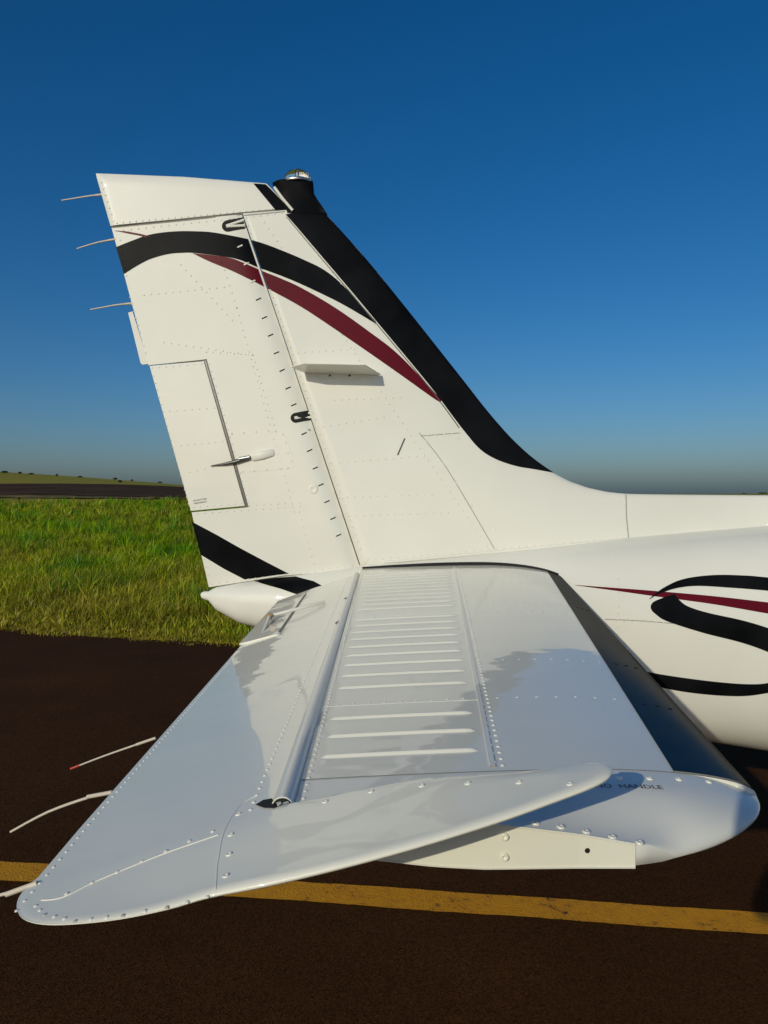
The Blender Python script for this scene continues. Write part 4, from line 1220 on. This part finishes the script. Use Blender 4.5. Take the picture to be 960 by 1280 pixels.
elev = edge_solid('elevator', clean(epoly), clean(outD), .0125, [0, .0002, .0005, .001, .0018, .0028, .004, .0055, .0072, .009, .0105], M['skin'], plane)
# rounded nose tube of the elevator along the hinge
pts = [e_pt(-.006, y, lerp(.0062, .0125, min(1, (y - .78) / 2.2))) for y in np.linspace(nose_y + .006, 3.05, 30)]
tube('nose_tube', pts, .0118, M['plastic'], elev, n=24)
# open end of the tube at the horn
o_ = e_pt(-.006, nose_y + .0045, .0062)
mesh_ob('tube_end', [o_ + Vector((math.cos(a) * .0108, 0, math.sin(a) * .0108)) for a in np.linspace(0, 2 * math.pi, 25)[:-1]], [tuple(range(24))], M['gap'], elev, False)
hole = [epx(x, y, .0195) for x, y in ((317, 997), (327, 991.5), (338, 990), (349, 991.5), (350, 998), (340, 1002.5), (328, 1001.5))]
decal('cutout', clean(hole), .05, lambda a, b2: e_surf(a, b2, .0009)[0], M['gap'], elev)
decal('cutout_lip', clean([epx(x, y, .0195) for x, y in ((338, 991), (348, 992), (350, 998), (345, 1001), (344, 996))]), .05, lambda a, b2: e_surf(a, b2, .0016)[0], M['cream'], elev)
# seam of the tip fairing and the lap to the horn
def e_line(pts_px, off, w, m, name):
    P_ = densify([Vector(epx(x, y, .012)) for x, y in pts_px], 8)
    V = []
    for i, p in enumerate(P_):
        d = (P_[min(i + 1, len(P_) - 1)] - P_[max(i - 1, 0)]).normalized(); q = Vector((-d.y, d.x))
        for s, o2 in ((-1, -.0006), (-.7, off), (.7, off), (1, -.0006)):
            c = p + q * s * w / 2; V.append(e_surf(c.x, c.y, o2)[0])
    o = mesh_ob(name, V, grid_faces(len(P_), 4), m, elev, True); return fix_normals(o)
e_line([(48, 1112), (75, 1109), (120, 1090), (200, 1062), (272, 1040)], .0006, .0016, M['skin'], 'fairing_lap')
e_line([(266.5, 1100), (267.5, 1090), (270, 1070), (280, 1035), (300, 1004), (322, 993)], .0004, .0016, M['skin'], 'horn_seam')
rv = Rivets()
def er(pts_px, pit, r=.0026, h=.0018):
    P_ = [epx(x, y, .012) for x, y in pts_px]
    for a, b2 in zip(P_[:-1], P_[1:]):
        rv.line(a, b2, pit, lambda u, v: e_surf(u, v), r, h)
er([(80, 1105), (265, 1036)], .0235)
er([(41, 1119), (52, 1130), (90, 1137), (150, 1130), (205, 1119), (255, 1105)], .018, .0024, .0016)
for y in np.arange(nose_y + .01, 2.9, .0195):
    p, nn = e_surf(.028, y); rv.add(p, nn, .0026, .0018)
for y in np.arange(.72, 2.1, .017):
    p, nn = e_surf(te_xi(y) - .010, y); rv.add(p, nn, .0022, .0016)
rv.build(elev)
for x_, y_ in ((405, 996), (462, 983), (525, 974), (582, 968.5), (645, 964), (708, 963), (296, 1010), (286, 1034), (283, 1055), (278, 1078)):
    q = epx(x_, y_, .017); p, nn = e_surf(*q); screw(p, nn, elev, .0034, .0015)
# elevator trim tab with its push rod
ET = 2.02
tabp = [(te_xi(ET) - .10, ET), (te_xi(ET) + .004, ET), (te_xi(2.86) + .004, 2.86), (te_xi(2.86) - .10, 2.86)]
TA = math.radians(9)
def tab_pt(a, y, n):
    h0 = te_xi(y) - .10; da = a - h0
    return e_pt(h0 + da * math.cos(TA), y, lerp(.0085, .0015, min(1, da / .10)) * (1 if n > 0 else -1) - da * math.sin(TA) * -1 * 0 + da * math.sin(TA) * .35 + (.0012 if n > 0 else 0))
et = slab('trim_tab', tabp, .05, lambda a, b2: tab_pt(a, b2, 1), lambda a, b2: tab_pt(a, b2, -1), M['skin'], elev); fix_normals(et)
e1 = [e_surf(te_xi(y) - .104, y, .0016)[0] for y in np.linspace(ET, 2.86, 16)]
tube('tab_hinge', e1, .0022, M['dmetal'], elev, n=6)
pa = at(337, 772, 2.55)
tube('push_rod', [e_surf(*epx(340, 771, .02), .020)[0], e_surf(*epx(376, 762, .02), .016)[0], e_surf(*epx(405, 752, .02), .006)[0]], .005, M['white'], elev, n=8)
c = e_surf(*epx(338, 772, .02), .020)[0]
tube('rod_end', [c + Vector((0, -.012, 0)), c + Vector((0, .012, 0))], .010, M['brass'], elev, n=12)
tube('tab_horn', [c, e_surf(*epx(327, 790, .012), .002)[0]], [.006, .003], M['white'], elev, n=8)
p_, n_ = e_surf(*epx(345, 791, .012)); screw(p_, n_, elev, .012, .004, M['cream'])
for x_, y_ in ((424, 777), (436, 747)):
    q = epx(x_, y_, .022); c = e_pt(-.006, q[1], lerp(.0062, .0125, min(1, (q[1] - .78) / 2.2)) + .0113)
    mesh_ob('slot', [c + Vector((math.cos(a) * .011, math.sin(a) * .016, .0008 - .0045 * abs(math.cos(a)) ** 2)) for a in np.linspace(0, 2 * math.pi, 17)[:-1]], [tuple(range(16))], M['gap'], elev, False)
# wicks on the trailing edge
for L_, red in ((((186, 925.5), (170, 931), (130, 945), (91, 960)), True), (((129, 992.5), (110, 997), (60, 1015), (13, 1040)), False), (((33, 1109), (20, 1113.5), (0, 1119), (-40, 1131)), False)):
    y_ = epx(L_[0][0], L_[0][1], .0)[1]
    wick([at(x, y, y_) for x, y in L_], elev, .0019 if red else .0023, red)
# far side tail surfaces, mirrored
for ob in (stab, elev):
    far = mirror_copy(ob, plane)
    for ch in list(ob.children):
        if ch.name.split('.')[0] in ('black_leading_edge', 'tip_cap', 'nose_tube'): mirror_copy(ch, far)

# ------------------------------------------------------------------ the rest of the airplane, outside the picture
for sg in (-1, 1):
    rings = []
    for t in np.linspace(0, 1, 10):
        y = YC + sg * lerp(.35, 5.6, t); c = lerp(2.1, 1.0, t); xl = lerp(6.0, 5.6, t); z = EYE - 1.0 + .55 * t; ring = []
        for k in range(28):
            a = 2 * math.pi * k / 28; u = (1 + math.cos(a)) / 2
            ring.append((xl - c * (1 - u), y, z + math.sin(a) * c * .07 * (u ** .5 * .9 + .1)))
        rings.append(ring)
    loft('wing', rings, M['white'], plane)
    rings = []
    for x, r_ in ((4.2, .05), (4.6, .22), (5.4, .33), (6.4, .36), (7.0, .30), (7.15, .2)):
        rings.append([(x, YC + sg * 1.75 + math.cos(2 * math.pi * k / 24) * r_ * .9, EYE - .80 + math.sin(2 * math.pi * k / 24) * r_) for k in range(24)])
    nac = loft('engine_nacelle', rings, M['white'], plane)
    leg = tube('main_gear_leg', [(5.0, YC + sg * 1.5, EYE - .95), (5.0, YC + sg * 1.5, .25)], .05, M['metal'], plane)
    tube('wheel', [(5.0, YC + sg * 1.5 - .09, .25), (5.0, YC + sg * 1.5 - .06, .25), (5.0, YC + sg * 1.5 + .06, .25), (5.0, YC + sg * 1.5 + .09, .25)], [.2, .25, .25, .2], M['tyre'], leg, n=28)
    for i in range(3):
        x0 = 3.2 + i * .75
        slab('cabin_window', [(x0, EYE + .02), (x0 + .55, EYE + .02), (x0 + .52, EYE + .28), (x0 + .06, EYE + .26)], .1,
             lambda x, z: (x, YC + sg * (fus_half(x, z) + .004), z), lambda x, z: (x, YC + sg * (fus_half(x, z) - .01), z), M['window'], plane)
leg = tube('nose_gear_leg', [(7.0, YC, EYE - .95), (7.1, YC, .2)], .045, M['metal'], plane)
tube('wheel', [(7.1, YC - .07, .2), (7.1, YC - .05, .2), (7.1, YC + .05, .2), (7.1, YC + .07, .2)], [.16, .2, .2, .16], M['tyre'], leg, n=24)

# ================================================================== PHOTOGRAPHER (only the shadow falls into the picture)
M['shirt'] = mat('shirt_cloth', (0.10, 0.12, 0.16), 0.9)
M['trousers'] = mat('trouser_cloth', (0.03, 0.035, 0.05), 0.9)
M['skin_tone'] = mat('skin_tone', (0.42, 0.26, 0.18), 0.5)
M['hair'] = mat('dark_hair', (0.02, 0.015, 0.012), 0.7)
M['shoe'] = mat('shoe_leather', (0.03, 0.02, 0.015), 0.6)
def make_person():
    bx, by = -0.045, -0.30
    J = {}
    def j(n_, x, y, z, rx, ry=None): J[n_] = (Vector((bx + x, by + y, z)), (rx, ry or rx))
    j('pelvis', 0, 0, .96, .135, .11); j('waist', 0, .005, 1.10, .125, .095); j('chest', 0, .01, 1.30, .145, .105); j('neckbase', 0, .0, 1.46, .075, .07)
    j('neck', 0, .02, 1.52, .055); j('jaw', 0, .05, 1.575, .062, .07); j('skull', 0, .045, 1.67, .077, .092); j('crown', 0, .035, 1.735, .055, .065)
    for s, nm in ((-1, 'l'), (1, 'r')):
        j('hip' + nm, s * .09, 0, .90, .092); j('knee' + nm, s * .11, .02, .50, .058); j('ankle' + nm, s * .12, -.01, .10, .042); j('heel' + nm, s * .12, -.03, .045, .04, .038); j('toe' + nm, s * .14, .15, .03, .040, .028)
        j('sh' + nm, s * .165, .0, 1.41, .060)
        if s < 0: j('el' + nm, -.195, .17, 1.33, .045); j('wr' + nm, -.070, .27, 1.47, .030); j('palm' + nm, -.045, .278, 1.53, .030, .018)
        else: j('el' + nm, .190, .17, 1.27, .045); j('wr' + nm, .100, .27, 1.46, .030); j('palm' + nm, .080, .278, 1.525, .030, .018)
    edges = [('pelvis', 'waist'), ('waist', 'chest'), ('chest', 'neckbase'), ('neckbase', 'neck'), ('neck', 'jaw'), ('jaw', 'skull'), ('skull', 'crown')]
    for nm in 'lr':
        edges += [('pelvis', 'hip' + nm), ('hip' + nm, 'knee' + nm), ('knee' + nm, 'ankle' + nm), ('ankle' + nm, 'heel' + nm), ('heel' + nm, 'toe' + nm), ('chest', 'sh' + nm), ('sh' + nm, 'el' + nm), ('el' + nm, 'wr' + nm), ('wr' + nm, 'palm' + nm)]
        s = -1 if nm == 'l' else 1
        base = J['palm' + nm][0]
        for k in range(4):
            n1, n2, n3 = f'f{nm}{k}a', f'f{nm}{k}b', f'f{nm}{k}c'
            q = base + Vector((-s * .0, -.004, -.018 + k * .019)) - Vector((bx, by, 0))
            L = (.8, .95, 1.0, .85)[k]
            J[n1] = (Vector((bx, by, 0)) + q + Vector((s * .006, .006, .004)), (.0085, .0085))
            J[n2] = (Vector((bx, by, 0)) + q + Vector((-s * .020 * L, .018, .006)), (.008, .008))
            J[n3] = (Vector((bx, by, 0)) + q + Vector((-s * .046 * L, .012, .008)), (.007, .007))
            edges += [('palm' + nm, n1), (n1, n2), (n2, n3)]
        n1, n2 = f't{nm}a', f't{nm}b'
        J[n1] = (base + Vector((-s * .012, -.022, -.02)), (.010, .010)); J[n2] = (base + Vector((-s * .034, -.024, .004)), (.0085, .0085))
        edges += [('palm' + nm, n1), (n1, n2)]
    names = list(J); idx = {n_: i for i, n_ in enumerate(names)}
    me = bpy.data.meshes.new('person'); me.from_pydata([J[n_][0] for n_ in names], [(idx[a], idx[b2]) for a, b2 in edges], [])
    o = bpy.data.objects.new('person', me); COL.objects.link(o)
    md = o.modifiers.new('skin', 'SKIN'); md.use_smooth_shade = True
    for i, n_ in enumerate(names):
        me.skin_vertices[0].data[i].radius = J[n_][1]; me.skin_vertices[0].data[i].use_root = (n_ == 'pelvis')
    ss = o.modifiers.new('sub', 'SUBSURF'); ss.levels = 2; ss.render_levels = 2
    dg = bpy.context.evaluated_depsgraph_get()
    me2 = bpy.data.meshes.new_from_object(o.evaluated_get(dg)); bpy.data.objects.remove(o)
    for m_ in ('shirt', 'trousers', 'skin_tone', 'shoe', 'hair'): me2.materials.append(M[m_])
    for p in me2.polygons:
        c = p.center; p.use_smooth = True
        k = 0
        if c.z < .085: k = 3
        elif c.z < 1.0: k = 1
        elif c.z > 1.49 and abs(c.x - bx) < .11 and c.y < by + .16: k = 4 if (c.z > 1.69 or (c.z > 1.56 and c.y < by + .02)) else 2
        elif (c.y > by + .19 and c.z > 1.2): k = 2
        p.material_index = k
    ob = bpy.data.objects.new('person', me2)
    link(ob, None, label='person in dark shirt and trousers standing off the stabilizer tip, holding up a phone', cat='person')
    for s in (-1, 1):
        e = Vector((bx + s * .030, by + .128, 1.668))
        R = [[e + Vector((math.cos(a) * r_, y_, math.sin(a) * r_ * .6)) for a in np.linspace(0, 2 * math.pi, 9)[:-1]] for r_, y_ in ((.013, -.004), (.010, .003), (.004, .006))]
        loft('eye', R, M['plastic'], ob)
        ea = Vector((bx + s * .080, by + .04, 1.655)); tube('ear', [ea + Vector((0, 0, -.03)), ea + Vector((s * .012, -.01, 0)), ea + Vector((s * .006, -.01, .03))], [.008, .016, .009], M['skin_tone'], ob, n=8)
    tube('nose', [Vector((bx, by + .125, 1.672)), Vector((bx, by + .150, 1.64)), Vector((bx, by + .130, 1.63))], [.007, .013, .010], M['skin_tone'], ob, n=8)
    tube('mouth', [Vector((bx - .022, by + .118, 1.598)), Vector((bx, by + .128, 1.597)), Vector((bx + .022, by + .118, 1.598))], [.003, .006, .003], M['red'], ob, n=8)
    return ob
make_person()
ph = slab('phone', [(-.072, EYE - .105), (.014, EYE - .105), (.016, EYE - .102), (.016, EYE + .058), (.014, EYE + .060), (-.072, EYE + .060), (-.074, EYE + .058), (-.074, EYE - .102)], .2, lambda x, z: (x, -.006, z), lambda x, z: (x, -.014, z), M['window'], None,
          label='slim black phone held up in both hands', cat='phone')
fix_normals(ph)
